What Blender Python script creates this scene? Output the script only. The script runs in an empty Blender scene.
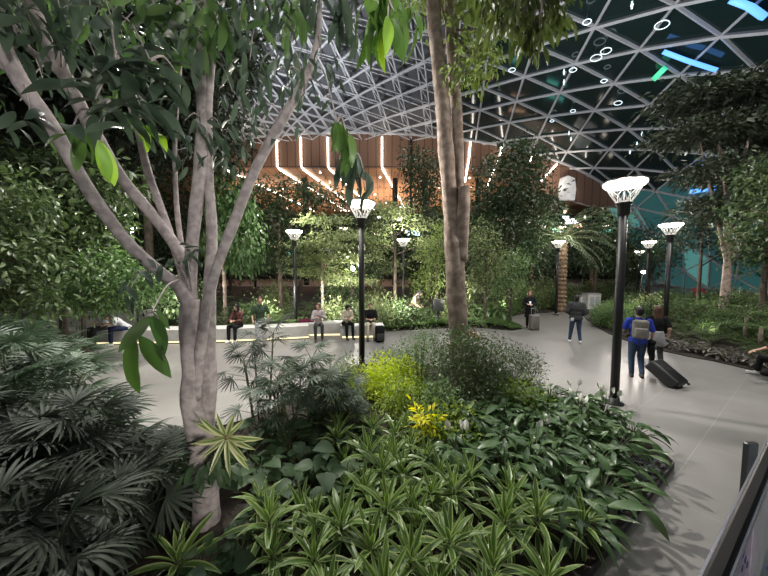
import bpy, bmesh, math, random
import numpy as np
from mathutils import Vector, Matrix, Quaternion, noise

PI = math.pi
C = bpy.context.scene.collection
RNG = np.random.default_rng(7)
random.seed(7)
F = 295.0
PITCH = math.radians(3.5)
EYE = Vector((0.0, 0.0, 2.6))

# ------------------------------------------------------------------ geometry helpers
def ray(px, py):
    xc, yc = (px - 384) / F, -(py - 288) / F
    return Vector((xc, math.cos(PITCH) + yc * math.sin(PITCH), -math.sin(PITCH) + yc * math.cos(PITCH)))
def W(px, py, Y):
    d = ray(px, py)
    return EYE + d * (Y / d.y)
def G(px, py, z=0.0):
    d = ray(px, py)
    return EYE + d * ((z - EYE.z) / d.z)

class MB:
    """collects polygons, then becomes one mesh object"""
    def __init__(s):
        s.v, s.f, s.uv, s.m, s.n = [], [], [], [], 0
    def add(s, verts, faces, mat=0, uv=None):
        verts = np.asarray(verts, dtype=float).reshape(-1, 3)
        s.v.append(verts)
        k = s.n
        for f in faces:
            s.f.append([i + k for i in f])
        s.m.extend([mat] * len(faces))
        if uv is None: uv = np.zeros((len(verts), 2))
        s.uv.append(np.asarray(uv, dtype=float).reshape(-1, 2))
        s.n += len(verts)
        return s
    def box(s, c, size, rz=0, mat=0, taper=1.0):
        x, y, z = [q / 2 for q in size]
        cs, sn = math.cos(rz), math.sin(rz)
        vs = []
        for dz, t in ((-z, 1), (z, taper)):
            for dx, dy in ((-x, -y), (x, -y), (x, y), (-x, y)):
                dx, dy = dx * t, dy * t
                vs.append((c[0] + dx * cs - dy * sn, c[1] + dx * sn + dy * cs, c[2] + dz))
        return s.add(vs, [(3, 2, 1, 0), (4, 5, 6, 7), (0, 1, 5, 4), (1, 2, 6, 5), (2, 3, 7, 6), (3, 0, 4, 7)], mat)
    def tube(s, pts, rad, sides=8, mat=0, cap=True, smooth=0, wob=0.0, flute=0.0):
        pts = [Vector(p) for p in pts]
        if not hasattr(rad, '__len__'): rad = [rad] * len(pts)
        rad = list(rad)
        if smooth:
            P2, R2 = [], []
            for i in range(len(pts) - 1):
                p0 = pts[max(i - 1, 0)]; p1 = pts[i]; p2 = pts[i + 1]; p3 = pts[min(i + 2, len(pts) - 1)]
                for k in range(smooth):
                    t = k / smooth
                    P2.append(0.5 * ((2 * p1) + (p2 - p0) * t + (2 * p0 - 5 * p1 + 4 * p2 - p3) * t * t + (3 * p1 - p0 - 3 * p2 + p3) * t ** 3))
                    R2.append(rad[i] * (1 - t) + rad[i + 1] * t)
            P2.append(pts[-1]); R2.append(rad[-1]); pts, rad = P2, R2
        n = len(pts)
        vs, uvs = [], []
        up = None; L = 0
        for i in range(n):
            t = (pts[min(i + 1, n - 1)] - pts[max(i - 1, 0)])
            if t.length < 1e-9: t = Vector((0, 0, 1))
            t.normalize()
            if up is None:
                a = Vector((1, 0, 0)) if abs(t.x) < 0.9 else Vector((0, 1, 0))
                up = (a - t * a.dot(t)).normalized()
            else:
                up = (up - t * up.dot(t)).normalized()
            b = t.cross(up)
            if i: L += (pts[i] - pts[i - 1]).length
            for k in range(sides):
                a = 2 * PI * k / sides
                r = rad[i]
                if wob: r *= 1 + wob * noise.noise(Vector((math.cos(a) * 1.5, math.sin(a) * 1.5, L * 3 + pts[0].x * 7)))
                if flute: r *= 1 + flute * math.sin(3 * a + L * 2) + .5 * flute * math.sin(5 * a + 1 + L * 3)
                q = pts[i] + (up * math.cos(a) + b * math.sin(a)) * r
                vs.append(q[:]); uvs.append((k / sides, L))
        fs = []
        for i in range(n - 1):
            for k in range(sides):
                k2 = (k + 1) % sides
                fs.append((i * sides + k, i * sides + k2, (i + 1) * sides + k2, (i + 1) * sides + k))
        if cap:
            fs.append(tuple(reversed(range(sides)))); fs.append(tuple((n - 1) * sides + k for k in range(sides)))
        return s.add(vs, fs, mat, uvs)
    def lathe(s, prof, c=(0, 0, 0), sides=16, mat=0):
        vs = [(c[0] + r * math.cos(2 * PI * k / sides), c[1] + r * math.sin(2 * PI * k / sides), c[2] + z) for r, z in prof for k in range(sides)]
        fs = [(i * sides + k, i * sides + (k + 1) % sides, (i + 1) * sides + (k + 1) % sides, (i + 1) * sides + k) for i in range(len(prof) - 1) for k in range(sides)]
        fs.append(tuple(reversed(range(sides)))); fs.append(tuple((len(prof) - 1) * sides + k for k in range(sides)))
        return s.add(vs, fs, mat)
    def ball(s, c, r, seg=12, rings=8, mat=0, rot=None):
        if not hasattr(r, '__len__'): r = (r, r, r)
        vs = [Vector((0, 0, r[2]))]
        for i in range(1, rings):
            t = PI * i / rings
            for k in range(seg):
                a = 2 * PI * k / seg
                vs.append(Vector((r[0] * math.sin(t) * math.cos(a), r[1] * math.sin(t) * math.sin(a), r[2] * math.cos(t))))
        vs.append(Vector((0, 0, -r[2])))
        if rot is not None: vs = [rot @ v for v in vs]
        c = Vector(c)
        vs = [(v + c)[:] for v in vs]
        fs = [(0, 1 + k, 1 + (k + 1) % seg) for k in range(seg)]
        for i in range(rings - 2):
            for k in range(seg):
                a = 1 + i * seg + k; b = 1 + i * seg + (k + 1) % seg
                fs.append((a, a + seg, b + seg, b))
        e = len(vs) - 1; o = 1 + (rings - 2) * seg
        fs += [(e, o + (k + 1) % seg, o + k) for k in range(seg)]
        return s.add(vs, fs, mat)
    def prism(s, poly, z0, z1, mat=0):
        n = len(poly)
        vs = [(p[0], p[1], z0) for p in poly] + [(p[0], p[1], z1) for p in poly]
        fs = [tuple(reversed(range(n))), tuple(range(n, 2 * n))] + [(i, (i + 1) % n, (i + 1) % n + n, i + n) for i in range(n)]
        return s.add(vs, fs, mat)
    def inst(s, tpl, pos, R, sc, mat=0):
        """many transformed copies of a template (verts, faces, uv); R is N x 3 x 3"""
        tv, tf, tuv = tpl
        pos = np.asarray(pos, dtype=float).reshape(-1, 3); N = len(pos); k = len(tv)
        if N == 0: return s
        sc = np.asarray(sc, dtype=float)
        if sc.ndim == 0: sc = np.full(N, float(sc))
        sc = sc.reshape(N, 1, -1)
        v = np.einsum('nij,nkj->nki', R, tv[None] * sc) + pos[:, None, :]
        s.v.append(v.reshape(-1, 3))
        for i in range(N):
            o = s.n + i * k
            for f in tf: s.f.append([q + o for q in f])
        s.m.extend([mat] * (N * len(tf)))
        s.uv.append(np.tile(tuv, (N, 1)))
        s.n += N * k
        return s
    def mesh(s, name, mats, smooth=True):
        me = bpy.data.meshes.new(name)
        v = np.concatenate(s.v) if s.v else np.zeros((0, 3))
        me.vertices.add(len(v)); me.vertices.foreach_set('co', v.astype(np.float32).ravel())
        tot = np.fromiter((len(f) for f in s.f), dtype=np.int32, count=len(s.f))
        idx = np.fromiter((i for f in s.f for i in f), dtype=np.int32)
        me.loops.add(len(idx)); me.loops.foreach_set('vertex_index', idx)
        me.polygons.add(len(s.f))
        st = np.zeros(len(s.f), dtype=np.int32); st[1:] = np.cumsum(tot)[:-1]
        me.polygons.foreach_set('loop_start', st); me.polygons.foreach_set('loop_total', tot)
        me.polygons.foreach_set('material_index', np.array(s.m, dtype=np.int32))
        me.polygons.foreach_set('use_smooth', np.full(len(s.f), smooth))
        ul = me.uv_layers.new(name='UVMap')
        uv = np.concatenate(s.uv)[idx]
        ul.data.foreach_set('uv', uv.astype(np.float32).ravel())
        me.update(); me.validate()
        for m in (mats if isinstance(mats, (list, tuple)) else [mats]): me.materials.append(m)
        return me
    def build(s, name, mats, parent=None, smooth=True, loc=None):
        o = bpy.data.objects.new(name, s.mesh(name, mats, smooth)); C.objects.link(o)
        if parent is not None: o.parent = parent
        if loc is not None: o.location = loc
        return o

def tag(o, label=None, cat=None, group=None, kind=None):
    if label: o['label'] = label
    if cat: o['category'] = cat
    if group: o['group'] = group
    if kind: o['kind'] = kind
    return o
def thing(name, label, cat, loc=(0, 0, 0), rz=0, group=None):
    o = bpy.data.objects.new(name, None); C.objects.link(o)
    o.location = loc; o.rotation_euler = (0, 0, rz); o.empty_display_size = .1
    return tag(o, label, cat, group)
def dup(root, loc, rz=0, sc=1.0, label=None, group=None):
    r = root.copy(); C.objects.link(r); r.location = loc; r.rotation_euler = (0, 0, rz); r.scale = (sc, sc, sc)
    if label: r['label'] = label
    if group: r['group'] = group
    for ch in list(root.children):
        c = ch.copy(); C.objects.link(c); c.parent = r
        for g in list(ch.children):
            d = g.copy(); C.objects.link(d); d.parent = c
    return r

# ------------------------------------------------------------------ materials
MATS = {}
def mat(name, col, rough=.6, metal=0, spec=.5, emit=None, es=0, noise_amt=0, noise_scale=5, bump=0, col2=None):
    m = bpy.data.materials.new(name); m.use_nodes = True
    nt = m.node_tree; b = nt.nodes['Principled BSDF']
    b.inputs['Base Color'].default_value = (*col, 1); b.inputs['Roughness'].default_value = rough
    b.inputs['Metallic'].default_value = metal; b.inputs['Specular IOR Level'].default_value = spec
    if emit:
        b.inputs['Emission Color'].default_value = (*emit, 1); b.inputs['Emission Strength'].default_value = es
    if noise_amt or bump:
        tc = nt.nodes.new('ShaderNodeTexCoord'); nz = nt.nodes.new('ShaderNodeTexNoise')
        nz.inputs['Scale'].default_value = noise_scale; nz.inputs['Detail'].default_value = 5
        nt.links.new(tc.outputs['Object'], nz.inputs['Vector'])
        if noise_amt:
            c2 = col2 or tuple(c * (1 - noise_amt) for c in col)
            mx = nt.nodes.new('ShaderNodeMix'); mx.data_type = 'RGBA'
            mx.inputs[6].default_value = (*col, 1); mx.inputs[7].default_value = (*c2, 1)
            rp = nt.nodes.new('ShaderNodeValToRGB'); rp.color_ramp.elements[0].position = .38; rp.color_ramp.elements[1].position = .62
            nt.links.new(nz.outputs['Fac'], rp.inputs['Fac'])
            nt.links.new(rp.outputs['Color'], mx.inputs[0]); nt.links.new(mx.outputs[2], b.inputs['Base Color'])
        if bump:
            bp = nt.nodes.new('ShaderNodeBump'); bp.inputs['Strength'].default_value = bump; bp.inputs['Distance'].default_value = .02
            nt.links.new(nz.outputs['Fac'], bp.inputs['Height']); nt.links.new(bp.outputs['Normal'], b.inputs['Normal'])
    MATS[name] = m
    return m
def leafmat(name, c1, c2, rough=.4, trans=.25, stripe=None, edge=None, spec=.5):
    """leaf: colour varies leaf by leaf and plant by plant; optional striping across the blade (uv.x)"""
    m = bpy.data.materials.new(name); m.use_nodes = True
    nt = m.node_tree; N = nt.nodes; Lk = nt.links
    b = N['Principled BSDF']; out = N['Material Output']
    geo = N.new('ShaderNodeNewGeometry'); oi = N.new('ShaderNodeObjectInfo')
    ad = N.new('ShaderNodeMath'); ad.operation = 'MULTIPLY_ADD'; ad.inputs[1].default_value = .35; 
    Lk.new(oi.outputs['Random'], ad.inputs[0])
    m2 = N.new('ShaderNodeMath'); m2.operation = 'MULTIPLY'; m2.inputs[1].default_value = .75
    Lk.new(geo.outputs['Random Per Island'], m2.inputs[0]); Lk.new(m2.outputs[0], ad.inputs[2])
    mx = N.new('ShaderNodeMix'); mx.data_type = 'RGBA'; mx.inputs[6].default_value = (*c1, 1); mx.inputs[7].default_value = (*c2, 1)
    Lk.new(ad.outputs[0], mx.inputs[0]); col = mx.outputs[2]
    if stripe:
        tc = N.new('ShaderNodeUVMap'); sp = N.new('ShaderNodeSeparateXYZ'); Lk.new(tc.outputs['UV'], sp.inputs[0])
        a = N.new('ShaderNodeMath'); a.operation = 'SUBTRACT'; a.inputs[1].default_value = .5; Lk.new(sp.outputs['X'], a.inputs[0])
        ab = N.new('ShaderNodeMath'); ab.operation = 'ABSOLUTE'; Lk.new(a.outputs[0], ab.inputs[0])
        rp = N.new('ShaderNodeValToRGB'); rp.color_ramp.interpolation = 'LINEAR'
        els = rp.color_ramp.elements
        els[0].position = stripe[0]; els[0].color = (0, 0, 0, 1); els[1].position = stripe[1]; els[1].color = (1, 1, 1, 1)
        Lk.new(ab.outputs[0], rp.inputs[0])
        m3 = N.new('ShaderNodeMix'); m3.data_type = 'RGBA'; Lk.new(rp.outputs[0], m3.inputs[0]); Lk.new(col, m3.inputs[6]); m3.inputs[7].default_value = (*edge, 1)
        col = m3.outputs[2]
    Lk.new(col, b.inputs['Base Color']); b.inputs['Roughness'].default_value = rough; b.inputs['Specular IOR Level'].default_value = spec
    tr = N.new('ShaderNodeBsdfTranslucent'); hs = N.new('ShaderNodeHueSaturation'); hs.inputs['Saturation'].default_value = 1.15; hs.inputs['Value'].default_value = 1.5
    Lk.new(col, hs.inputs['Color']); Lk.new(hs.outputs[0], tr.inputs[0])
    ms = N.new('ShaderNodeMixShader'); ms.inputs[0].default_value = trans
    Lk.new(b.outputs[0], ms.inputs[1]); Lk.new(tr.outputs[0], ms.inputs[2]); Lk.new(ms.outputs[0], out.inputs['Surface'])
    MATS[name] = m
    return m

def bark(name, c1, c2, sc=6):
    m = mat(name, c1, .85, noise_amt=1, noise_scale=sc, bump=.6, col2=c2, spec=.2)
    return m
mat('pole', (.016, .016, .018), .42)
mat('lampglow', (1, 1, 1), .5, emit=(1, .93, .82), es=5)
mat('lattice', (.45, .45, .44), .4, emit=(1, .95, .88), es=.28)
mat('soil', (.035, .025, .018), .95, noise_amt=.6, noise_scale=14, bump=.6)
mat('pebble', (.09, .09, .095), .5, noise_amt=.6, noise_scale=9)
mat('white_stone', (.62, .61, .58), .5, noise_amt=.12, noise_scale=4)
mat('strip_warm', (1, .9, .6), .5, emit=(1, .85, .5), es=.9)
mat('strip_white', (1, 1, 1), .5, emit=(1, .95, .86), es=7)
mat('steel', (.50, .51, .54), .45, metal=.15, noise_amt=.1)
bark('bark_pale', (.52, .46, .46), (.33, .29, .29), 14)
bark('bark_brown', (.36, .29, .25), (.2, .155, .13), 7)
bark('bark_dark', (.12, .095, .075), (.06, .05, .04), 6)
bark('bark_palm', (.30, .21, .14), (.14, .09, .06), 8)
mat('cane', (.10, .12, .05), .6, noise_amt=.5, noise_scale=20)
mat('twig', (.13, .10, .07), .8)
leafmat('l_ficus', (.045, .075, .050), (.10, .14, .095), .40, .18)
leafmat('l_ficus_mid', (.05, .105, .035), (.13, .21, .075), .38, .3)
leafmat('l_bright', (.07, .14, .035), (.15, .26, .07), .4, .35)
leafmat('l_lime', (.26, .46, .06), (.42, .60, .12), .45, .4)
leafmat('l_dracaena', (.040, .085, .020), (.10, .18, .035), .36, .22, stripe=(.26, .46), edge=(.37, .45, .18))
leafmat('l_peace', (.028, .066, .024), (.09, .16, .055), .32, .2)
leafmat('l_broad', (.022, .045, .020), (.05, .088, .038), .5, .15, spec=.25)
leafmat('l_rhapis', (.04, .07, .042), (.09, .13, .08), .5, .2)
leafmat('l_rhapis_dark', (.015, .024, .016), (.04, .055, .038), .6, .15, spec=.3)
leafmat('l_shrub', (.06, .12, .045), (.20, .29, .12), .4, .25)
leafmat('l_yellow', (.40, .50, .05), (.64, .70, .12), .5, .4)
leafmat('l_chart', (.12, .20, .035), (.28, .36, .07), .5, .35)
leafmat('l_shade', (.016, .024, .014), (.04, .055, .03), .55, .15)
leafmat('l_gold', (.80, .72, .02), (.9, .85, .08), .5, .4)
leafmat('l_olive', (.07, .10, .035), (.27, .32, .15), .5, .35)
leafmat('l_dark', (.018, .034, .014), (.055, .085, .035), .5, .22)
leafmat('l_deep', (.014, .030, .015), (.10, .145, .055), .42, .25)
leafmat('l_fern', (.045, .095, .03), (.17, .26, .09), .5, .35)
leafmat('l_purple', (.035, .022, .028), (.10, .09, .07), .4, .15)
leafmat('l_maple', (.09, .135, .035), (.22, .29, .09), .5, .4)
leafmat('l_palm', (.055, .09, .05), (.12, .17, .10), .45, .2)
leafmat('l_grass', (.05, .11, .03), (.12, .2, .06), .6, .3)
leafmat('l_red', (.25, .05, .05), (.2, .25, .08), .5, .3)
mat('flower_white', (.88, .88, .84), .5)
mat('spadix', (.75, .72, .45), .6)

# floor tile material
def tile_mat(name, col, col2, mortar, sx, sy, rz, rough):
    m = bpy.data.materials.new(name); m.use_nodes = True; nt = m.node_tree; N = nt.nodes; Lk = nt.links; b = N['Principled BSDF']
    tc = N.new('ShaderNodeTexCoord'); mp = N.new('ShaderNodeMapping'); mp.inputs['Rotation'].default_value = (0, 0, rz)
    br = N.new('ShaderNodeTexBrick'); br.offset = .5
    br.inputs['Color1'].default_value = (*col, 1); br.inputs['Color2'].default_value = (*col2, 1); br.inputs['Mortar'].default_value = (*mortar, 1)
    br.inputs['Scale'].default_value = 1; br.inputs['Mortar Size'].default_value = .006; br.inputs['Brick Width'].default_value = sx; br.inputs['Row Height'].default_value = sy
    Lk.new(tc.outputs['Object'], mp.inputs[0]); Lk.new(mp.outputs[0], br.inputs['Vector'])
    nz = N.new('ShaderNodeTexNoise'); nz.inputs['Scale'].default_value = 1.3; nz.inputs['Detail'].default_value = 8; nz.inputs['Roughness'].default_value = .7; Lk.new(tc.outputs['Object'], nz.inputs['Vector'])
    hs = N.new('ShaderNodeMix'); hs.data_type = 'RGBA'; hs.blend_type = 'MULTIPLY'; hs.inputs[0].default_value = .55
    Lk.new(br.outputs['Color'], hs.inputs[6])
    rp = N.new('ShaderNodeValToRGB'); rp.color_ramp.elements[0].position = .3; rp.color_ramp.elements[0].color = (.62, .6, .58, 1); rp.color_ramp.elements[1].position = .7
    Lk.new(nz.outputs['Fac'], rp.inputs[0]); Lk.new(rp.outputs[0], hs.inputs[7]); Lk.new(hs.outputs[2], b.inputs['Base Color'])
    rr = N.new('ShaderNodeMapRange'); rr.inputs['To Min'].default_value = rough - .1; rr.inputs['To Max'].default_value = rough + .12
    Lk.new(nz.outputs['Fac'], rr.inputs[0]); Lk.new(rr.outputs[0], b.inputs['Roughness'])
    MATS[name] = m; return m
AZ = math.atan2(.56, .83)          # direction of the paving joints
tile_mat('paving', (.235, .225, .215), (.205, .196, .188), (.29, .28, .27), 1.8, .9, -AZ, .42)

# ------------------------------------------------------------------ the setting: ground, beds, paving
fl = MB(); fl.add([(-90, -8, 0), (90, -8, 0), (90, 95, 0), (-90, 95, 0)], [(0, 1, 2, 3)])
tag(fl.build('floor', MATS['paving'], smooth=False), 'grey stone paving of the plaza', None, None, 'structure')

def resample(poly, step=.5, closed=True):
    out = []
    n = len(poly)
    for i in range(n if closed else n - 1):
        p0, p1, p2, p3 = [Vector(poly[(i + k) % n] if closed else poly[min(max(i + k, 0), n - 1)]).to_2d() for k in (-1, 0, 1, 2)]
        m = max(1, int((p2 - p1).length / step))
        for k in range(m):
            t = k / m
            out.append(0.5 * ((2 * p1) + (p2 - p0) * t + (2 * p0 - 5 * p1 + 4 * p2 - p3) * t * t + (3 * p1 - p0 - 3 * p2 + p3) * t ** 3))
    return [(p.x, p.y) for p in out]
BEDS = {}
def bed(n, poly, smooth=True, z=.06):
    if n > 1: z = .03
    pl = resample(poly) if smooth else poly
    BEDS[n] = pl
    a = MB(); a.prism(pl, -.05, z)
    tag(a.build('ground', MATS['soil'], smooth=False), 'dark soil of a planting bed', None, None, 'structure')
    if n > 1: return
    k = MB(); m = len(pl)
    # thin steel edging
    for i in range(m):
        p, q = Vector(pl[i]), Vector(pl[(i + 1) % m])
        d = (q - p); L = d.length
        if L < 1e-4: continue
        k.box(((p.x + q.x) / 2, (p.y + q.y) / 2, z / 2 + .015), (L + .01, .015, z + .012), math.atan2(d.y, d.x))
    tag(k.build('trim_%d' % n, MATS['pole'], smooth=False), 'dark metal edging round a planting bed', None, None, 'structure')
def inside(poly, x, y):
    c = False; n = len(poly)
    for i in range(n):
        x1, y1 = poly[i]; x2, y2 = poly[i - 1]
        if (y1 > y) != (y2 > y) and x < (x2 - x1) * (y - y1) / (y2 - y1) + x1: c = not c
    return c
d0 = Vector((.83, .56)).normalized()
cn = Vector((3.82, 3.74))
pts = [tuple(cn - d0 * 6), tuple(cn - d0 * 3), tuple(cn - d0 * .01), (3.95, 4.2), (3.7, 5.2), (3.0, 6.2), (1.8, 7.3), (.6, 7.9), (-.5, 7.75), (-1.3, 6.8), (-1.9, 5.5), (-2.7, 4.6), (-4.6, 4.3), (-8, 5.2), (-11, 6), (-11, 1), (-6, -3)]
BEDS_P1 = resample(pts[2:], .4, closed=False) + [pts[-1], pts[0], pts[1]]
bed(1, BEDS_P1, smooth=False)
bed(2, [(-30, 10.8), (-12, 11.0), (-8, 11.1), (-5.5, 11.3), (-3.4, 11.75), (-1.6, 12.2), (.2, 12.4), (2.2, 12.9), (4.0, 13.2), (5.5, 12.5), (6.1, 12.9), (6.2, 14.4), (6.8, 16), (8.5, 17.4), (10.4, 18), (13, 20.5), (17, 24), (26, 30), (30, 44), (-40, 44), (-42, 20)])
bed(3, [(9.9, 4.6), (9.7, 6.4), (9.55, 7.4), (9.4, 8.2), (8.9, 9.4), (9.2, 12), (11.5, 17), (15, 22), (24, 27), (40, 30), (42, 10), (30, 3), (15, 2.5)])

# bench wall, curved, with a glow strip along its foot
BCH = resample([(-16, 9.6), (-12, 9.95), (-9, 10.1), (-6, 10.35), (-4, 10.7), (-2.6, 11.05)], .3, closed=False)
def ribbon(mb, line, z0, z1, w0, w1, mat=0):
    n = len(line); L = [Vector(p) for p in line]
    nr = []
    for i in range(n):
        d = (L[min(i + 1, n - 1)] - L[max(i - 1, 0)]).normalized(); nr.append(Vector((-d.y, d.x)))
    vs = []
    for i in range(n):
        a = L[i] + nr[i] * w0; b = L[i] + nr[i] * w1
        vs += [(a.x, a.y, z0), (a.x, a.y, z1), (b.x, b.y, z1), (b.x, b.y, z0)]
    fs = []
    for i in range(n - 1):
        for k in range(4):
            fs.append((i * 4 + k, i * 4 + (k + 1) % 4, i * 4 + 4 + (k + 1) % 4, i * 4 + 4 + k))
    fs += [(3, 2, 1, 0), (n * 4 - 4, n * 4 - 3, n * 4 - 2, n * 4 - 1)]
    mb.add(vs, fs, mat)
t = thing('bench', 'long curved pale stone bench with a warm light strip along its foot', 'bench')
a = MB(); ribbon(a, BCH, .10, .50, 0, .75); a.build('seat', MATS['white_stone'], t, smooth=False)
a = MB(); ribbon(a, BCH, 0, .10, .10, .65); a.build('plinth', MATS['pole'], t, smooth=False)
a = MB(); ribbon(a, BCH, .03, .085, .075, .1); a.build('light_strip', MATS['strip_warm'], t, smooth=False)
def block(px, py, w, dpt, h, rz, label):
    g = G(px, py)
    a = MB(); a.box((0, 0, h / 2 + .03), (w, dpt, h - .06), 0); 
    tt = thing('stone_seat', label, 'seat', g, rz, None)
    o = a.build('seat_block', MATS['white_stone'], tt, smooth=False)
    bv = o.modifiers.new('b', 'BEVEL'); bv.width = .03; bv.segments = 2
    a = MB(); a.box((0, 0, .02), (w * .9, dpt * .85, .04)); a.build('plinth', MATS['strip_warm'], tt, smooth=False)
    return tt
block(328, 334, 1.5, .6, .50, .08, 'pale stone bench block under the seated person in a light pink top')
block(303, 335, .55, .6, .42, .1, 'small low pale stone seat beside the longer pale block')
block(362, 336, 1.7, .6, .47, .1, 'pale stone bench block with two seated people beside the lamp post')
# white curved planter wall at the far left
a = MB(); ribbon(a, resample([(-17, 11.6), (-14.5, 11.4), (-12.5, 11.5), (-10.5, 11.9), (-9.3, 12.6)], .3, closed=False), .05, .95, 0, .2)
tag(a.build('planter_wall', MATS['white_stone'], smooth=False), 'curved pale planter wall behind the left end of the bench', 'planter wall')
# ------------------------------------------------------------------ the dome
PHI_DEG = 18
DC = Vector((-5.0, 28.0)); DR, DH, DP = 49.0, 23.5, 2.5
def shell_z(rho): return DH * max(0.0, 1 - min(rho, 1.0) ** DP) ** (1 / DP)
def WX(x):   # integral of the local cell size
    t_ = 0.0; n_ = 24; h_ = (x - 0.0) / n_
    for i in range(n_):
        q = (i + .5) * h_; t_ += (.50 + .72 / (1 + math.exp(-(q - 4) / 6)) + max(0, min(q - 6, 42 - q)) * .022) * h_
    return t_
_arc = [0.0]; _rr = [0.0]; M_ = 600
for i in range(1, M_ + 1):
    th = i / M_
    r0, r1 = 1 - (1 - (i - 1) / M_) ** 2.0, 1 - (1 - i / M_) ** 2.0
    _arc.append(_arc[-1] + math.hypot((r1 - r0) * DR, shell_z(r1) - shell_z(r0))); _rr.append(r1)
def shell(x, y):
    # cells grow towards the low right side of the dome
    m_ = .50 + .72 / (1 + math.exp(-(x - 4) / 6)) + max(0, min(x - 6, 42 - x)) * .022
    x, y = WX(x), y * (m_ * .5 + .5)
    d = Vector((x, y)); s = d.length
    if s >= _arc[-1] + 3.3: return None
    s = min(s, _arc[-1] - .01)
    rho = float(np.interp(s, _arc, _rr))
    u = d.normalized() * rho * DR if s > 1e-6 else Vector((0, 0))
    return Vector((DC.x + u.x, DC.y + u.y, shell_z(rho)))
E = 3.3; PHI = math.radians(PHI_DEG)
e1 = Vector((math.cos(PHI), math.sin(PHI))) * E; e2 = Vector((math.cos(PHI + PI / 3), math.sin(PHI + PI / 3))) * E
YW = 45.0
nodes = {}
K = 62
for i in range(-K, K + 1):
    for j in range(-K, K + 1):
        p = e1 * i + e2 * j
        q = shell(p.x, p.y)
        if q is not None and q.y < YW + 3 and q.y > -12: nodes[(i, j)] = q
fr = MB(); gl = MB()
def member(a, b, w=.13, h=.2, mat=0):
    cen = Vector((DC.x, DC.y, 0)); mid = (a + b) / 2
    t_ = (b - a).normalized(); n_ = (cen - mid); n_ = (n_ - t_ * n_.dot(t_)).normalized(); s_ = t_.cross(n_)
    vs = []
    for p in (a, b):
        for u, v in ((-w, 0), (w, 0), (w, h * 2), (-w, h * 2)):
            vs.append((p + s_ * u + n_ * v)[:])
    fr.add(vs, [(0, 1, 2, 3), (7, 6, 5, 4), (0, 4, 5, 1), (1, 5, 6, 2), (2, 6, 7, 3), (3, 7, 4, 0)], mat)
for (i, j), p in nodes.items():
    for di, dj, w in ((1, 0, .072), (0, 1, .072), (-1, 1, .10)):
        q = nodes.get((i + di, j + dj))
        if q is not None: w *= min(1.15, max(.6, (q - p).length / 3.6)); member(p, q, w, w * 1.3)
    fr.ball(p + (Vector((DC.x, DC.y, 4)) - p).normalized() * .1, .22, 6, 4)
    for (a_, b_) in (((1, 0), (0, 1)), ((0, 1), (-1, 1))):
        q, r = nodes.get((i + a_[0], j + a_[1])), nodes.get((i + b_[0], j + b_[1]))
        if q is None or r is None: continue
        c = (p + q + r) / 3
        k = 0
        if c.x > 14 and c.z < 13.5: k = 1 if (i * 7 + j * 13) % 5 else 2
        elif c.x < 8 and c.y > 22: k = 3
        gl.add([p[:], q[:], r[:]], [(0, 1, 2)], k)
# second, lower layer of the space frame over the flat part of the roof
low = {}
def inward(p, k): return p + (Vector((DC.x, DC.y, -6)) - p).normalized() * k
for (i, j), p in nodes.items():
    q, r = nodes.get((i + 1, j)), nodes.get((i, j + 1))
    if q is None or r is None: continue
    c = (p + q + r) / 3
    if c.x < 9 and c.z > 15 and c.y > 6:
        low[(i, j)] = inward(c, .9)
        for v in (p, q, r): member(v, low[(i, j)], .035, .05)
for (i, j), p in low.items():
    for di, dj in ((1, 0), (0, 1), (-1, 1)):
        q = low.get((i + di, j + dj))
        if q is not None: member(p, q, .055, .06)
mat('glass_night', (.010, .024, .023), .09, spec=.8)
mat('glass_teal', (.03, .10, .11), .15, emit=(.10, .36, .36), es=.10)  # light behind the lower panes put in as teal emission
mat('glass_teal_bright', (.05, .16, .17), .15, emit=(.18, .55, .52), es=.22)  # brighter panes of the same built-in teal glow
mat('panel_grey', (.075, .08, .09), .5)
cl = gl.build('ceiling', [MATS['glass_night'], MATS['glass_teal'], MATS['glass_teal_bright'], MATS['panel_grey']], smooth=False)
tag(cl, 'dark glazing of the dome', None, None, 'structure')
f_ = fr.build('frame', MATS['steel'], cl, smooth=False); tag(f_, 'pale triangulated steel lattice of the dome')

# ring reflections, star lights and blue light bars up on the shell
def on_shell(px, py, off=.35):
    d = ray(px, py)
    t0 = 2.0
    while t0 < 90:
        p = EYE + d * t0
        rho = (Vector((p.x, p.y)) - DC).length / DR
        if rho >= 1 or p.z >= shell_z(rho): break
        t0 += .05
    p = EYE + d * (t0 - off)
    e = .5
    def zz(x, y): return shell_z((Vector((x, y)) - DC).length / DR)
    n_ = Vector(((zz(p.x - e, p.y) - zz(p.x + e, p.y)) / (2 * e), (zz(p.x, p.y - e) - zz(p.x, p.y + e)) / (2 * e), 1)).normalized()
    return p, n_
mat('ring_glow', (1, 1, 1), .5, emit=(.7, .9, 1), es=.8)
mat('blue_glow', (.1, .3, 1), .5, emit=(.12, .35, .9), es=1.2)
mat('green_glow', (.1, 1, .4), .5, emit=(.1, .8, .45), es=.5)
def ring_reflection(px, py, R_, label):  # glowing rings stand in for ring lights reflected in the glass
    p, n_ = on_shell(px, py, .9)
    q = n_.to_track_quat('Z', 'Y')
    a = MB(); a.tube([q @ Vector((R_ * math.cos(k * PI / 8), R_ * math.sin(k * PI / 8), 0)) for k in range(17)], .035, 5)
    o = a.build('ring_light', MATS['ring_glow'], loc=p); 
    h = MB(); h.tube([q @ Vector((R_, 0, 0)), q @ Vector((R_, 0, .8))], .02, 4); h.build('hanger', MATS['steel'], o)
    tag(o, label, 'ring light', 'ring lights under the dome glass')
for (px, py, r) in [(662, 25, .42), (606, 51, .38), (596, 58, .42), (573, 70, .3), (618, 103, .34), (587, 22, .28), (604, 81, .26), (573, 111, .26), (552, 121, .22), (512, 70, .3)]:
    ring_reflection(px, py, r, 'small thin white ring light hung under the dark dome glass')
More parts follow.
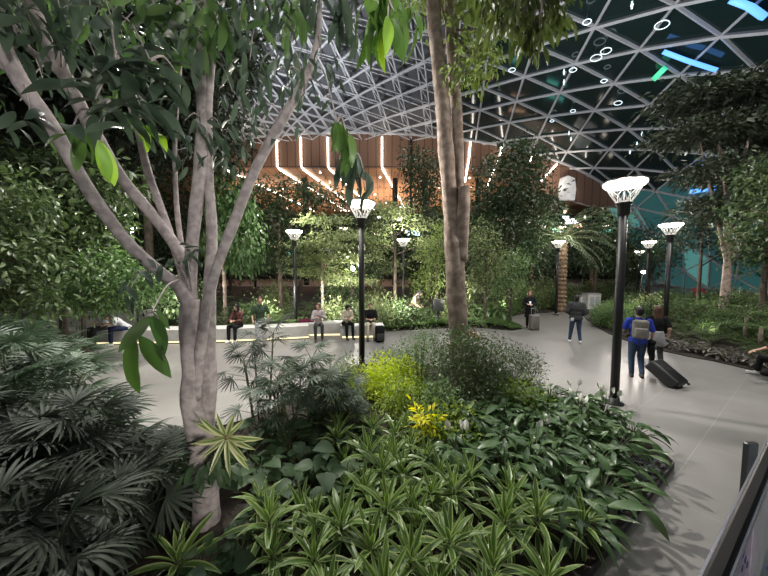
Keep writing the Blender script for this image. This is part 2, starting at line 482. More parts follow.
def bar_light(pts, w, m, label, name='light_bar'):
    Q = [on_shell(x, y, .7)[0] for x, y in pts]
    a = MB(); a.tube(Q, w, 4); o = a.build(name, MATS[m]); return tag(o, label, 'light bar')
bar_light([(664, 52), (688, 61), (716, 70)], .22, 'blue_glow', 'long blue light bar across the dark dome glass', )
bar_light([(732, 0), (750, 7), (764, 17)], .25, 'blue_glow', 'blue light bar at the highest part of the dome glass')
bar_light([(655, 78), (664, 69)], .32, 'green_glow', 'short green light patch under the dome glass')
bar_light([(694, 172), (702, 164)], .3, 'blue_glow', 'short blue light bar low on the dome behind the flat-topped tree')
bar_light([(690, 192), (716, 188)], .25, 'blue_glow', 'pale blue light bar just over the hedge-side lamps')
for k, (px, py) in enumerate([(569, 133), (571, 139), (630, 152), (637, 144), (642, 134), (564, 72), (564, 82), (492, 14), (632, 5)]):
    p, _ = on_shell(px, py, .6)
    a = MB(); a.tube([(0, 0, -.25), (0, 0, .25)], .06, 5); a.ball((0, 0, 0), .11, 6, 4)
    o = a.build('sparkle_light', MATS['ring_glow'], loc=p); tag(o, 'tiny white point light hung under the dark dome glass', 'light', 'tiny lights under the dome glass')

# ------------------------------------------------------------------ wooden fascia, soffit and the terminal behind
def wood_mat(name, c1, c2, sc):
    m = bpy.data.materials.new(name); m.use_nodes = True; nt = m.node_tree; N = nt.nodes; Lk = nt.links; b = N['Principled BSDF']
    tc = N.new('ShaderNodeTexCoord'); br = N.new('ShaderNodeTexBrick'); br.offset = 0
    mp = N.new('ShaderNodeMapping'); mp.inputs['Rotation'].default_value = (PI / 2, 0, 0) if sc == 'v' else (0, 0, 0)
    br.inputs['Color1'].default_value = (*c1, 1); br.inputs['Color2'].default_value = (*c2, 1); br.inputs['Mortar'].default_value = (.05, .035, .03, 1)
    br.inputs['Scale'].default_value = 1; br.inputs['Mortar Size'].default_value = .05; br.inputs['Brick Width'].default_value = 1.2; br.inputs['Row Height'].default_value = 9 if sc == 'v' else 3.5
    Lk.new(tc.outputs['Object'], mp.inputs[0]); Lk.new(mp.outputs[0], br.inputs['Vector']); Lk.new(br.outputs['Color'], b.inputs['Base Color'])
    b.inputs['Roughness'].default_value = .5
    MATS[name] = m; return m
wood_mat('wood_fascia', (.27, .155, .105), (.22, .125, .085), 'v')
wood_mat('wood_soffit', (.62, .33, .18), (.54, .28, .15), 'h')
def fz(x):   # fascia foot
    return 17.9 if x < 10 else max(12.0, 17.9 - (x - 10) * .27)
xs = np.arange(-48, 41.01, 1.0)
a = MB(); vs = []; fs = []
for i, x in enumerate(xs):
    rho = math.hypot(x - DC.x, YW - DC.y) / DR
    top = shell_z(rho) + .3; z0 = min(fz(x), top - .05)
    vs += [(x, YW, z0), (x, YW, top), (x, YW + .4, top), (x, YW + .4, z0)]
for i in range(len(xs) - 1):
    for k in range(4): fs.append((i * 4 + k, i * 4 + 4 + k, i * 4 + 4 + (k + 1) % 4, i * 4 + (k + 1) % 4))
a.add(vs, fs)
wall_up = a.build('wall_back', MATS['wood_fascia'], smooth=False); tag(wall_up, 'brown timber clad fascia under the edge of the dome', None, None, 'structure')
a = MB(); a.add([(-60, YW + .4, 17.9), (-60, 85, 17.9), (120, 85, 17.9), (120, YW + .4, 17.9)], [(0, 1, 2, 3)]); 
sof = a.build('ceiling', MATS['wood_soffit'], smooth=False); tag(sof, 'warm timber soffit beyond the fascia', None, None, 'structure')
# rim beam along the shell edge
rb = MB(); rb.tube([(x, YW - .3, shell_z(math.hypot(x - DC.x, YW - DC.y) / DR) - .05) for x in xs], .22, 6)
o = rb.build('rim_beam', MATS['steel'], wall_up)
# lit lines: down the fascia, then away along the soffit
SV = Vector((.19, 1.0))
def line_light(px, ptop, kind, label):
    top = W(px, ptop, YW); x = top.x
    rho = math.hypot(x - DC.x, YW - DC.y) / DR
    zt = shell_z(rho) - .5
    pts_ = [(x, YW - .12, zt), (x, YW - .12, fz(x) + .1)]
    a = MB(); a.tube(pts_, .1, 4)
    if kind == 2:
        a = MB(); a.tube([(x, YW - .12, zt), (x, YW - .12, 18.0), (x + SV.x * .6, YW + .6, 17.75), (x + SV.x * 32, YW + 32, 17.75)], .1, 4)
    o = a.build('line_light', MATS['strip_white'], smooth=False); tag(o, label, 'line light', 'white line lights on the timber fascia')
for i, px in enumerate([222, 277, 301, 328, 382]):
    line_light(px, 148, 2, ['thin white line light, first of the kinked lines seen past the leaning trunk', 'kinked white line light running from the fascia onto the soffit, second of five', 'long kinked white line light over the hanging bright leaves', 'kinked white line light partly hidden by the hanging bright leaves', 'kinked white line light above the tall lamp at the planting edge'][i])
def slant_light(pts_, label):
    Q = [W(x, y, YW - .2) for x, y in pts_]
    a = MB(); a.tube(Q, .1, 4); o = a.build('line_light', MATS['strip_white'], smooth=False); tag(o, label, 'line light', 'white line lights on the timber fascia')
slant_light([(471, 136), (469, 158), (465, 182)], 'white line light just beside the twin trunk')
slant_light([(503, 134), (501, 152), (494, 170), (486, 190)], 'curved white line light left of the dense round tree crown')
slant_light([(535, 145), (534, 154), (528, 164)], 'short white line light over the dense round tree crown')
slant_light([(557, 164), (540, 182)], 'slanted white line light near the end of the fascia')
slant_light([(575, 189), (570, 197)], 'short white line light past the white screen')
# black posts on the fascia
for px in (252, 411, ):
    p = W(px, 160, YW - .5)
    a = MB(); a.tube([(0, 0, 0), (0, 0, 21.8)], .18, 6); o = a.build('mast', MATS['pole'], loc=(p.x, p.y, 0)); tag(o, 'tall black mast in front of the timber fascia %s' % ('left of the hanging bright leaves' if px < 300 else 'beside the twin trunk'), 'mast')
# white display at the fascia end
p = W(567, 189, YW - 1.2)
a = MB(); prof = [(-1.1, -1.6), (1.1, -1.6), (1.25, 0), (1.0, 1.5), (0, 1.9), (-1.0, 1.5), (-1.25, 0)]
a.add([(x, -.15, z) for x, z in prof] + [(x, .15, z) for x, z in prof], [tuple(range(7)), tuple(reversed(range(7, 14)))] + [(i, i + 7, (i + 1) % 7 + 7, (i + 1) % 7) for i in range(7)])
mat('screen', (.8, .8, .78), .4, noise_amt=.8, noise_scale=.9, col2=(.3, .3, .3), emit=(.9, .85, .8), es=.35)
o = a.build('display_screen', MATS['screen'], loc=p); tag(o, 'small pale display with grey blotches at the end of the timber fascia', 'display')
a = MB(); a.box((0, .9, -.2), (.3, 1.6, .3)); a.build('bracket', MATS['pole'], o)

# terminal interior behind: dark wall with lit shop windows
mat('dark_wall', (.008, .008, .009), .8)
a = MB(); a.box((30, 84, 9), (200, .5, 18)); tag(a.build('wall_terminal', MATS['dark_wall'], smooth=False), 'dark far wall of the terminal', None, None, 'structure')
cols = [((1, .9, .75), 3.0), ((.5, .8, 1), 3.0), ((1, .6, .4), 2.0), ((.2, .9, .75), 2.0), ((.9, .9, 1), 4.5)]
for i, (c, e) in enumerate(cols): mat('shop%d' % i, c, .5, emit=c, es=e)
rs = random.Random(3)
for k in range(46):
    Y = rs.choice([50, 58, 70]); px = rs.uniform(225, 620); py = rs.choice([rs.uniform(218, 262), rs.uniform(205, 250)])
    p = W(px, py, Y); i = rs.choice([0, 0, 4, 4, 1, 2, 3]); w, h = rs.uniform(.6, 2.2), rs.uniform(.3, .8)
    a = MB(); a.box((0, 0, 0), (w, .1, h)); a.box((0, .12, 0), (w + .15, .1, h + .15), mat=1)
    o = a.build('lit_sign', [MATS['shop%d' % i], MATS['pole']], smooth=False, loc=p)
    tag(o, '%s glowing sign panel in the dark terminal beyond the trees' % ['warm white', 'pale blue', 'orange', 'teal', 'cool white'][i], 'sign', '%s signs in the terminal' % ['warm white', 'pale blue', 'orange', 'teal', 'cool white'][i])
for k in range(60):
    Y = rs.uniform(47, 78); p = W(rs.uniform(200, 560), 200, Y)
    a = MB(); a.lathe([(.13, -.06), (.16, 0), (.13, .04)], sides=8); o = a.build('downlight', MATS['strip_white'], loc=(p.x, Y, 17.8))
    tag(o, 'tiny round downlight in the timber soffit', 'downlight', 'downlights in the timber soffit')
# sign supports: slim dark columns
for k, (px, Y) in enumerate([(305, 50), (395, 50), (425, 50), (478, 50), (590, 50), (560, 58)]):
    p = W(px, 250, Y); a = MB(); a.tube([(p.x, Y + .6, 0), (p.x, Y + .6, 17.9)], .45, 10)
    tag(a.build('column', MATS['dark_wall']), 'round dark column of the terminal', None, None, 'structure')

# ------------------------------------------------------------------ lamps
def make_lamp(label):
    t = thing('street_lamp', label, 'lamp')
    H = 3.83
    a = MB(); a.tube([(0, 0, 0), (0, 0, H)], [.075, .07], 12); a.build('pole', MATS['pole'], t)
    a = MB(); a.lathe([(.16, 0), (.16, .02), (.09, .05), (.09, .12)], sides=16); a.build('base_plate', MATS['pole'], t)
    a = MB(); a.lathe([(.075, H - .22), (.1, H - .18), (.1, H - .02), (.13, H), (.13, H + .03)], sides=16); a.build('collar', MATS['pole'], t)
    a = MB(); n = 7
    z0, z1, r0, r1 = H + .03, H + .40, .12, .33
    P = lambda k, f: Vector(((r0 + (r1 - r0) * f) * math.cos(2 * PI * k / n), (r0 + (r1 - r0) * f) * math.sin(2 * PI * k / n), z0 + (z1 - z0) * f))
    for k in range(n):
        a.tube([P(k, 0), P(k, 1)], .007, 5); a.tube([P(k, 0), P(k + .5, .5), P(k + 1, 1)], .006, 5); a.tube([P(k, 1), P(k + .5, .5), P(k + 1, 0)], .006, 5)
    for f, r in ((0, .012), (1, .016)):
        a.tube([P(k, f) for k in range(n + 1)], r, 5)
    sh = a.build('lamp_shade', MATS['lattice'], t); tag(sh, 'white lattice cone shade')
    a = MB(); a.lathe([(.30, z1 - .075), (.335, z1 - .03), (.335, z1 + .0), (.30, z1 + .02)], sides=24); a.build('light_disc', MATS['lampglow'], t)
    a = MB(); a.lathe([(.26, z1 + .02), (.34, z1 + .022), (.34, z1 + .035), (.1, z1 + .05)], sides=24); a.build('cap', MATS['pole'], t)
    return t
LAMPS = [((614, 403), 'tall black lamp post with white lattice cone head standing nearest on the open paving'),
         ((362, 373), 'black lamp post with lattice cone head at the back edge of the near planting bed'),
         ((296, 331), 'black lamp post with lattice head behind the pale stone seats'),
         ((403, 318), 'slim black lamp post behind the seated person in the shrubs'),
         ((556, 315), 'black lamp post in the bed beside the date palm and the person in black'),
         ((664, 341), 'black lamp post rising behind the woman pulling the suitcase'),
         ((645, 314.5), 'black lamp post far down the path, taller-looking of the distant pair'),
         ((637, 299.5), 'most distant black lamp post at the end of the path')]
lamp0 = None; LAMPPOS = []
for (px, py), lab in LAMPS:
    g = G(px, py)
    if lamp0 is None: lamp0 = make_lamp(lab); lamp0.location = g; lamp0['group'] = 'lamp posts round the plaza'
    else: dup(lamp0, g, rs.uniform(0, 6), 1, lab)
    LAMPPOS.append(g)
# small garden floodlights on stakes
mat('flood', (1, 1, 1), .5, emit=(1, .95, .85), es=60)
SPOTS = [((353, 269), 15, 'bright floodlight on a stake among the shrubs right behind the seated people'), ((132, 230), 11, 'bright floodlight showing between the pale stems of the near tree'), ((643, 272), 18, 'bright greenish white floodlight between the distant lamp posts'), ((623, 273), 20, 'floodlight low on the path side next to the nearest lamp post'), ((468, 231), 24, 'floodlight just behind the twin trunk')]
for (px, py), Y, lab in SPOTS:
    p = W(px, py, Y)
    t = thing('garden_floodlight', lab, 'floodlight', (p.x, p.y, 0))
    a = MB(); a.tube([(0, .05, 0), (0, .05, p.z)], .03, 8); a.build('stake', MATS['pole'], t)
    a = MB(); a.ball((0, -.04, p.z), (.1, .04, .1)); a.build('bulb', MATS['flood'], t)
    a = MB(); a.tube([(0, -.02, p.z), (0, .12, p.z)], [.13, .07], 12); a.build('housing', MATS['pole'], t)
    
# white bins / kiosk at the far end of the paving
for px, py, w, h, lab in [(591, 309, .85, 1.0, 'pale grey rectangular bin unit at the far end of the paving'), (581, 308, .5, .8, 'smaller white bin beside the pale grey bin unit')]:
    g = G(px, py); a = MB(); a.box((0, 0, h / 2), (w, .6, h)); t = thing('waste_bin', lab, 'bin', g)
    mt = MATS['white_stone']; o = a.build('body', mt, t, smooth=False); bv = o.modifiers.new('b', 'BEVEL'); bv.width = .02
    a = MB(); a.box((0, 0, h + .03), (w * 1.06, .66, .06)); a.build('lid', mat('lidg%d' % px, (.3, .3, .31)), t, smooth=False)
    a = MB(); [a.box((w * q, -.31, h * .55), (w * .28, .03, h * .6)) for q in (-.2, .2)]; a.build('panel', mat('bing%d' % px, (.35, .37, .40)), t, smooth=False)

# ------------------------------------------------------------------ glass balustrade beside the viewer
t = thing('balustrade', 'glass balustrade with a black top rail running along the raised walkway', 'balustrade')
q0, q1 = G(716, 576, 1.9), G(775, 442, 1.9); dr = (q1 - q0).normalized(); r0 = q0.copy(); nrm = Vector((dr.y, -dr.x, 0))
a = MB(); A_, B_ = r0 - dr * 2.2, r0 + dr * 6.0
ang = math.atan2(dr.y, dr.x)
mid = (A_ + B_) / 2
mat('rail_black', (.004, .004, .005), .5, spec=.15)
mat('rail_edge', (.55, .55, .6), .3, metal=.8)
a.box(mid, (8.2, .034, .024), ang); o = a.build('handrail', MATS['rail_black'], t, smooth=False); bv = o.modifiers.new('b', 'BEVEL'); bv.width = .008; bv.segments = 2
a = MB(); a.box(mid - nrm * .0185 - Vector((0, 0, .003)), (8.2, .005, .02), ang); a.box(mid + nrm * .0185 - Vector((0, 0, .006)), (8.2, .005, .02), ang); tag(a.build('rail_edge', MATS['rail_edge'], t, smooth=False), 'pale metal edging strip')
m = bpy.data.materials.new('rail_glass'); m.use_nodes = True; nt = m.node_tree; b = nt.nodes['Principled BSDF']
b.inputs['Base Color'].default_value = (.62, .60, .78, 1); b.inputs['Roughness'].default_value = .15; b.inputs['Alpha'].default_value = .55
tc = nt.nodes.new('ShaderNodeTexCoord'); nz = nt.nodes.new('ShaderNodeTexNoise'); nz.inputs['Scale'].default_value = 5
rp = nt.nodes.new('ShaderNodeValToRGB'); e = rp.color_ramp.elements; e[0].color = (.35, .55, .56, 1); e[0].position = .4; e[1].color = (.78, .68, .86, 1); e[1].position = .6  # teal and pink reflections put into the glass colour
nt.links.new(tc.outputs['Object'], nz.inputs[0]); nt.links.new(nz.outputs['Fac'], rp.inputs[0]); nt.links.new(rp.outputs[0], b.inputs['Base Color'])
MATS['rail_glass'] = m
GP = []
for k in range(5):
    s0 = -1.98 + k * 1.25; c = r0 + dr * (s0 + .6) - Vector((0, 0, .50))
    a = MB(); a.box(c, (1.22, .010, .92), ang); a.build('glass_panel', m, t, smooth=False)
a = MB(); a.box(mid - Vector((0, 0, 1.02)), (8.2, .1, .12), ang); a.build('base_channel', MATS['rail_black'], t, smooth=False)
# blue script-like lettering on the near panels, small loops as on the photo
mat('ink', (.10, .12, .30), .4)
a = MB()
def on_panel(px, py):
    d = ray(px, py); k = (r0 - EYE).dot(nrm) / d.dot(nrm); return EYE + d * k
for (px, py) in [(739, 552), (741, 557), (743, 562), (738, 566), (764, 566), (766, 571)]:
    c0 = on_panel(px, py) + nrm * .008
    a.tube([c0 + dr * (.006 * math.cos(q * PI / 5)) + Vector((0, 0, .004 * math.cos(q * PI / 5) + .009 * math.sin(q * PI / 5))) for q in range(11)] + [c0 + dr * .012 + Vector((0, 0, -.004))], .0013, 5)
a.build('lettering', MATS['ink'], t)
# dark upright joints
pU = on_panel(763, 540)
for s in ((pU - r0).dot(dr), 1.9, 3.15):
    c = r0 + dr * s - Vector((0, 0, .52)) + nrm * .03
    a = MB(); a.box(c, (.022, .02, .96), ang); a.build('upright', MATS['rail_black'], t, smooth=False)
pz = W(748, 480, 1.75); pz.z = 0
a = MB(); hp = 2.6 - (448 - 270) / F * 1.75; a.box((0, 0, hp / 2), (.075, .03, hp), 0); o = a.build('barrier_post', mat('postm', (.05, .05, .055), .3, metal=.5), smooth=False, loc=pz); o.rotation_euler.z = ang - .5
bv = o.modifiers.new('b', 'BEVEL'); bv.width = .006; tag(o, 'flat dark metal post standing just beyond the black top rail', 'post')
# walkway slab the viewer stands on, behind the rail
s1, s2 = A_ - dr * .5, B_ + dr * 1.0
a = MB(); q = [s1, s2, s2 + nrm * 3.2, s1 + nrm * 3.2]; a.prism([(v.x, v.y) for v in q], 0, .86); tag(a.build('floor_walkway', MATS['paving'], smooth=False), 'raised walkway behind the balustrade', None, None, 'structure')
# ------------------------------------------------------------------ leaves and plants
def leaf_tpl(n=5, width=.12, peak=.4, fold=.25, droop=.5, tip=1.4, cols=3, wave=0.0):
    """a blade of length 1 along +X; width as a fraction of the length; droop in radians over the blade"""
    vs, uv = [], []
    x = z = 0.0
    for i in range(n + 1):
        t = i / n
        if t <= peak: w = math.sin(.5 * PI * (.12 + .88 * t / peak))
        else: w = max(0.0, math.cos(.5 * PI * ((t - peak) / (1 - peak)) ** tip))
        w *= width / 2
        if i: 
            a = -droop * (t - .5 / n); x += math.cos(a) / n; z += math.sin(a) / n
        wz = wave * math.sin(t * 9) * w
        if cols == 3: row = [(-w, fold * w + wz), (0, 0), (w, fold * w - wz)]; us = (0, .5, 1)
        else: row = [(-w, fold * w), (-w * .5, fold * w * .35), (0, 0), (w * .5, fold * w * .35), (w, fold * w)]; us = (0, .25, .5, .75, 1)
        for (yy, zz), u in zip(row, us): vs.append((x, yy, z + zz)); uv.append((u, t))
    c = len(us); fs = []
    for i in range(n):
        for k in range(c - 1): fs.append((i * c + k, (i + 1) * c + k, (i + 1) * c + k + 1, i * c + k + 1))
    return (np.array(vs), fs, np.array(uv))
def frames(d, roll=None, updir=(0, 0, 1)):
    d = np.asarray(d, dtype=float).reshape(-1, 3); d = d / np.linalg.norm(d, axis=1, keepdims=True)
    u = np.tile(np.array(updir, dtype=float), (len(d), 1)) + RNG.normal(0, .02, d.shape)
    z = u - d * np.sum(u * d, axis=1, keepdims=True); z /= np.linalg.norm(z, axis=1, keepdims=True) + 1e-9
    y = np.cross(z, d)
    if roll is not None:
        c, s = np.cos(roll)[:, None], np.sin(roll)[:, None]
        y, z = y * c + z * s, z * c - y * s
    return np.stack([d, y, z], axis=2)
def az_el(az, el): return np.stack([np.cos(az) * np.cos(el), np.sin(az) * np.cos(el), np.sin(el)], axis=-1)
T_SMALL = leaf_tpl(2, .42, .45, .3, .3)
T_SMALL = (np.array([(0, 0, 0), (.45, -.22, .06), (1, 0, -.08), (.45, .22, .06)]), [(0, 1, 2), (0, 2, 3)], np.array([(.5, 0), (0, .5), (.5, 1), (1, .5)]))
T_LEAF = leaf_tpl(4, .34, .42, .25, .7)
T_BIG = leaf_tpl(7, .28, .42, .25, .8, 1.3, wave=.15)
T_LONG = leaf_tpl(6, .24, .45, .3, .7, 1.2, wave=.2)
T_BLADE = [leaf_tpl(7, .15, .35, .45, q, 1.5, cols=5) for q in (.25, .8, 1.5, 2.1)]
T_NEEDLE = leaf_tpl(2, .09, .4, .3, .35)
T_FINGER = leaf_tpl(4, .085, .4, .4, .75, 1.6)

def dracaena(height, n=40, L=.38, name='dracaena', mt='l_dracaena', label=None, group=None):
    t = thing(name, label, 'dracaena', group=group)
    a = MB(); lean = RNG.uniform(-.05, .05, 2)
    a.tube([(0, 0, 0), (lean[0] * .5, lean[1] * .5, height * .5), (lean[0], lean[1], height)], [.013, .012, .011], 7, smooth=3)
    a.build('cane', MATS['cane'], t)
    a = MB(); k = np.arange(n); f = k / (n - 1)
    az = k * 2.39996 + RNG.uniform(0, 6); el = np.radians(86 - 92 * f ** .8 + RNG.normal(0, 5, n))
    ln = L * (.55 + .5 * np.minimum(1, f * 2.2)) * RNG.uniform(.85, 1.1, n); ln[f > .85] *= .85
    z = height + .03 - .17 * f
    pos = np.stack([lean[0] + np.cos(az) * .01, lean[1] + np.sin(az) * .01, z], 1); d = az_el(az, el); R = frames(d)
    grp = np.clip((f * 3.2).astype(int), 0, 3)
    for g in range(4):
        s_ = grp == g
        sc = np.stack([ln[s_], ln[s_] * RNG.uniform(.85, 1.15, s_.sum()), ln[s_]], 1)
        a.inst(T_BLADE[g], pos[s_], R[s_], sc)
    a.build('leaves', MATS[mt], t)
    return t
def broadleaf(h, n, L, tpl, mt, name, label, cat, spread=.5, flowers=0, group=None, elr=(10, 75)):
    """leaves on arching stalks from one base"""
    t = thing(name, label, cat, group=group)
    st = MB(); a = MB(); k = np.arange(n)
    az = k * 2.39996 + RNG.uniform(0, 6); f = RNG.uniform(0, 1, n) ** .7
    el = np.radians(80 - 60 * f)
    P_ = []; D_ = []; LN = []
    for i in range(n):
        d = az_el(az[i], el[i]); hh = h * RNG.uniform(.6, 1.05) * (1 - .35 * f[i]); r = spread * f[i] * RNG.uniform(.5, 1)
        tip = np.array([math.cos(az[i]) * r, math.sin(az[i]) * r, hh * .92])
        mid = np.array([tip[0] * .35, tip[1] * .35, hh * .6])
        st.tube([(0, 0, 0), mid, tip], [.006, .005, .004], 4, smooth=2, cap=False)
        P_.append(tip); D_.append(az_el(az[i] + RNG.normal(0, .3), math.radians(RNG.uniform(-35, 35)))); LN.append(L * RNG.uniform(.7, 1.15))
    R = frames(np.array(D_), RNG.normal(0, .35, n)); LN = np.array(LN)
    a.inst(tpl, np.array(P_), R, LN)
    st.build('stems', MATS['cane'], t); a.build('leaves', MATS[mt], t)
    for q in range(flowers):
        az_ = RNG.uniform(0, 6.28); r = RNG.uniform(0, .2); hh = h * RNG.uniform(1.25, 1.55)
        s = MB(); tp = (math.cos(az_) * r, math.sin(az_) * r, hh)
        s.tube([(0, 0, h * .2), (tp[0] * .5, tp[1] * .5, hh * .6), tp], .004, 4, smooth=2); 
        w = MB(); w.inst(leaf_tpl(6, .55, .45, .6, -.3, 1.1, cols=5), [tp], frames([(math.cos(az_) * .3, math.sin(az_) * .3, 1)], np.array([RNG.uniform(0, 6)]), ), .13)
        fl_ = w.build('flower', MATS['flower_white'], t); tag(fl_, 'white spoon-shaped flower')
        sp_ = MB(); sp_.tube([(tp[0], tp[1], tp[2] + .015), (tp[0], tp[1], tp[2] + .075)], [.008, .006], 6); sp_.build('spadix', MATS['spadix'], fl_)
        s.build('flower_stalk', MATS['cane'], t)
    return t
def fan(mb, base, d, L, n=12, spread=2.6, droopT=T_FINGER, mat=0, roll=0.0, wide=1.0):
    d = np.array(d, float); d /= np.linalg.norm(d)
    R0 = frames([d], np.array([roll]))[0]
    a = np.linspace(-spread / 2, spread / 2, n) + RNG.normal(0, .04, n)
    dirs = np.stack([np.cos(a), np.sin(a), np.full(n, .05)], 1) @ R0.T
    R = frames(dirs, None, R0[:, 2])
    ln = L * (.78 + .25 * np.cos(a * .8)) * RNG.uniform(.9, 1.08, n)
    mb.inst(droopT, np.tile(np.array(base), (n, 1)), R, np.stack([ln, ln * wide, ln], 1), mat)
def fan_palm(ncane, H, spread, L, mt, label, name='lady_palm', nf=7, group=None, fingers=13):
    t = thing(name, label, 'palm', group=group)
    lv = MB()
    for c in range(ncane):
        a_ = RNG.uniform(0, 6.28); r = spread * math.sqrt(RNG.uniform(0, 1)); bx, by = math.cos(a_) * r * .5, math.sin(a_) * r * .5
        tx, ty = bx + math.cos(a_) * r * .5, by + math.sin(a_) * r * .5; h = H * RNG.uniform(.6, 1)
        s = MB(); s.tube([(bx, by, 0), ((bx + tx) / 2, (by + ty) / 2, h * .5), (tx, ty, h)], [.016, .014, .01], 6, smooth=2)
        s.build('cane', MATS['cane'], t)
        for q in range(nf):
            az_ = q * 2.4 + RNG.uniform(0, .8); f = q / nf; z = h * (1 - .35 * f); el_ = math.radians(60 - 65 * f)
            d = az_el(az_, el_); pl_ = RNG.uniform(.15, .32)
            e_ = np.array([tx, ty, z]) + d * pl_
            lv.tube([(tx, ty, z), e_], [.004, .003], 4, cap=False, mat=1)
            fan(lv, e_, az_el(az_, el_ - .35), L, fingers, 3.6, roll=RNG.normal(0, .3))
    lv.build('leaves', [MATS[mt], MATS['cane']], t)
    return t
def frond(mb, base, az_, el0, L, droop, n=16, leafL=.3, mat=0, matr=1, tpl=T_NEEDLE, wide=1.0, arch=.8, rach=.008):
    pts_, dd = [], []; p = np.array(base, float); el = el0
    for i in range(n + 1):
        pts_.append(p.copy()); d = az_el(az_, el); dd.append(d); p = p + d * L / n; el -= droop / n
    mb.tube(pts_, np.linspace(rach, rach * .3, n + 1), 4, cap=False, mat=matr)
    P_, D_, S_ = [], [], []
    for i in range(2, n + 1):
        t = i / n; s_ = math.sin(PI * min(1, .15 + t * .85)) ** .6 * leafL
        for sd in (-1, 1):
            side = np.array([-math.sin(az_) * sd, math.cos(az_) * sd, 0]); 
            P_.append(pts_[i]); D_.append(dd[i] * (.35 + .5 * t) + side * arch + np.array([0, 0, -.15])); S_.append(max(s_, .03))
    S_ = np.array(S_); mb.inst(tpl, np.array(P_), frames(np.array(D_)), np.stack([S_, S_ * wide, S_], 1), mat)
def fern(n, L, mt, label, name='fern', cat='fern', leafL=.10, group=None, wide=2.2, nn=16):
    t = thing(name, label, cat, group=group); mb = MB()
    for i in range(n):
        frond(mb, (0, 0, .03), i * 2.4 + RNG.uniform(0, .5), math.radians(RNG.uniform(45, 80)), L * RNG.uniform(.7, 1.1), RNG.uniform(1.2, 2.0), nn, leafL, tpl=T_NEEDLE, wide=wide)
    mb.build('fronds', [MATS[mt], MATS['cane']], t)
    c_ = MB(); c_.lathe([(.03, -.03), (.04, .03), (.02, .07)], sides=8); c_.build('crown', MATS['twig'], t)
    return t
def leaf_cloud(mb, blobs, n, L, tpl=T_SMALL, mat=0, clus=None, clus_r=.3, down=.35, flat=1.0, surf=.6, seed_dirs=None):
    """leaves in ellipsoid blobs (cx,cy,cz,rx,ry,rz), gathered round twig ends"""
    vol = np.array([b[3] * b[4] * b[5] for b in blobs]) ** .67; vol /= vol.sum()
    clus = clus or max(8, n // 14)
    bi = RNG.choice(len(blobs), clus, p=vol)
    B = np.array(blobs, dtype=float)[bi]
    d = RNG.normal(size=(clus, 3)); d /= np.linalg.norm(d, axis=1, keepdims=True)
    r = RNG.uniform(0, 1, clus)[:, None] ** (1 / (2 + 5 * surf))
    cp = B[:, :3] + d * r * B[:, 3:6]
    li = RNG.integers(0, clus, n)
    off = RNG.normal(size=(n, 3)) * clus_r * np.array([1, 1, flat])
    pos = cp[li] + off
    dr_ = off / (np.linalg.norm(off, axis=1, keepdims=True) + 1e-6) + RNG.normal(size=(n, 3)) * .5 + np.array([0, 0, -down])
    ln = L * RNG.uniform(.65, 1.2, n)
    mb.inst(tpl, pos, frames(dr_, RNG.normal(0, .6, n)), ln, mat)
    return cp
def shrub(blobs, n, L, mt, label, name='shrub', cat='shrub', tpl=T_SMALL, clus_r=.08, group=None, loc=(0, 0, 0), down=-.1, nst=7):
    t = thing(name, label, cat, loc, 0, group); mb = MB()
    cp = leaf_cloud(mb, blobs, n, L, tpl, clus_r=clus_r, down=down)
    st = MB()
    for i in range(nst):
        e_ = cp[i % len(cp)]; a_ = np.array([RNG.normal(0, .04), RNG.normal(0, .04), 0])
        st.tube([a_, a_ * .5 + e_ * np.array([.4, .4, .5]), e_], [.014, .010, .004], 5, smooth=2, cap=False)
    st.build('stems', MATS['twig'], t); mb.build('foliage', MATS[mt], t)
    return t
def tree(name, label, base, H, r, blobs, n, L, mt, bk='bark_brown', tpl=T_SMALL, clus_r=.3, down=.3, lean=(0, 0), fork=.55, group=None, cat='tree', nb=None, surf=.6, flat=1.0, leaves2=None):
    """trunk, a limb to each blob and foliage; blob centres are relative to the base"""
    t = thing(name, label, cat, base, RNG.uniform(-.001, .001), group)
    top = np.array([lean[0], lean[1], H])
    a = MB(); a.tube([(0, 0, -.05), (lean[0] * .1, lean[1] * .1, H * .08), (lean[0] * .45, lean[1] * .3, H * .5), top], [r * 1.5, r * 1.05, r * .85, r * .5], 10, smooth=4, wob=.12)
    a.build('trunk', MATS[bk], t)
    mb = MB()
    cp = leaf_cloud(mb, blobs, n, L, tpl, clus_r=clus_r, down=down, surf=surf, flat=flat)
    br = MB()
    for b in blobs:
        c_ = np.array(b[:3]); h0 = top * np.array([RNG.uniform(fork, 1)]*3); h0 = np.array([lean[0] * h0[2] / H, lean[1] * h0[2] / H, h0[2]])
        mid = (h0 + c_) / 2 + np.array([RNG.normal(0, .1), RNG.normal(0, .1), .1 * H * .3])
        br.tube([h0, mid, c_], [r * .42, r * .28, r * .12], 6, smooth=3, cap=False)
        near = cp[np.argsort(np.linalg.norm(cp - c_, axis=1))[:6]] if len(cp) > 6 else cp
        far = cp[(np.linalg.norm((cp - c_) / np.array(b[3:6]), axis=1) < 1.15)]
        for e_ in far[:(nb or 8)]: br.tube([c_, (c_ + e_) / 2 + RNG.normal(0, .05, 3), e_], [r * .12, r * .07, r * .03], 4, smooth=2, cap=False)
    br.build('branches', MATS[bk], t); mb.build('foliage', MATS[mt], t)
    return t

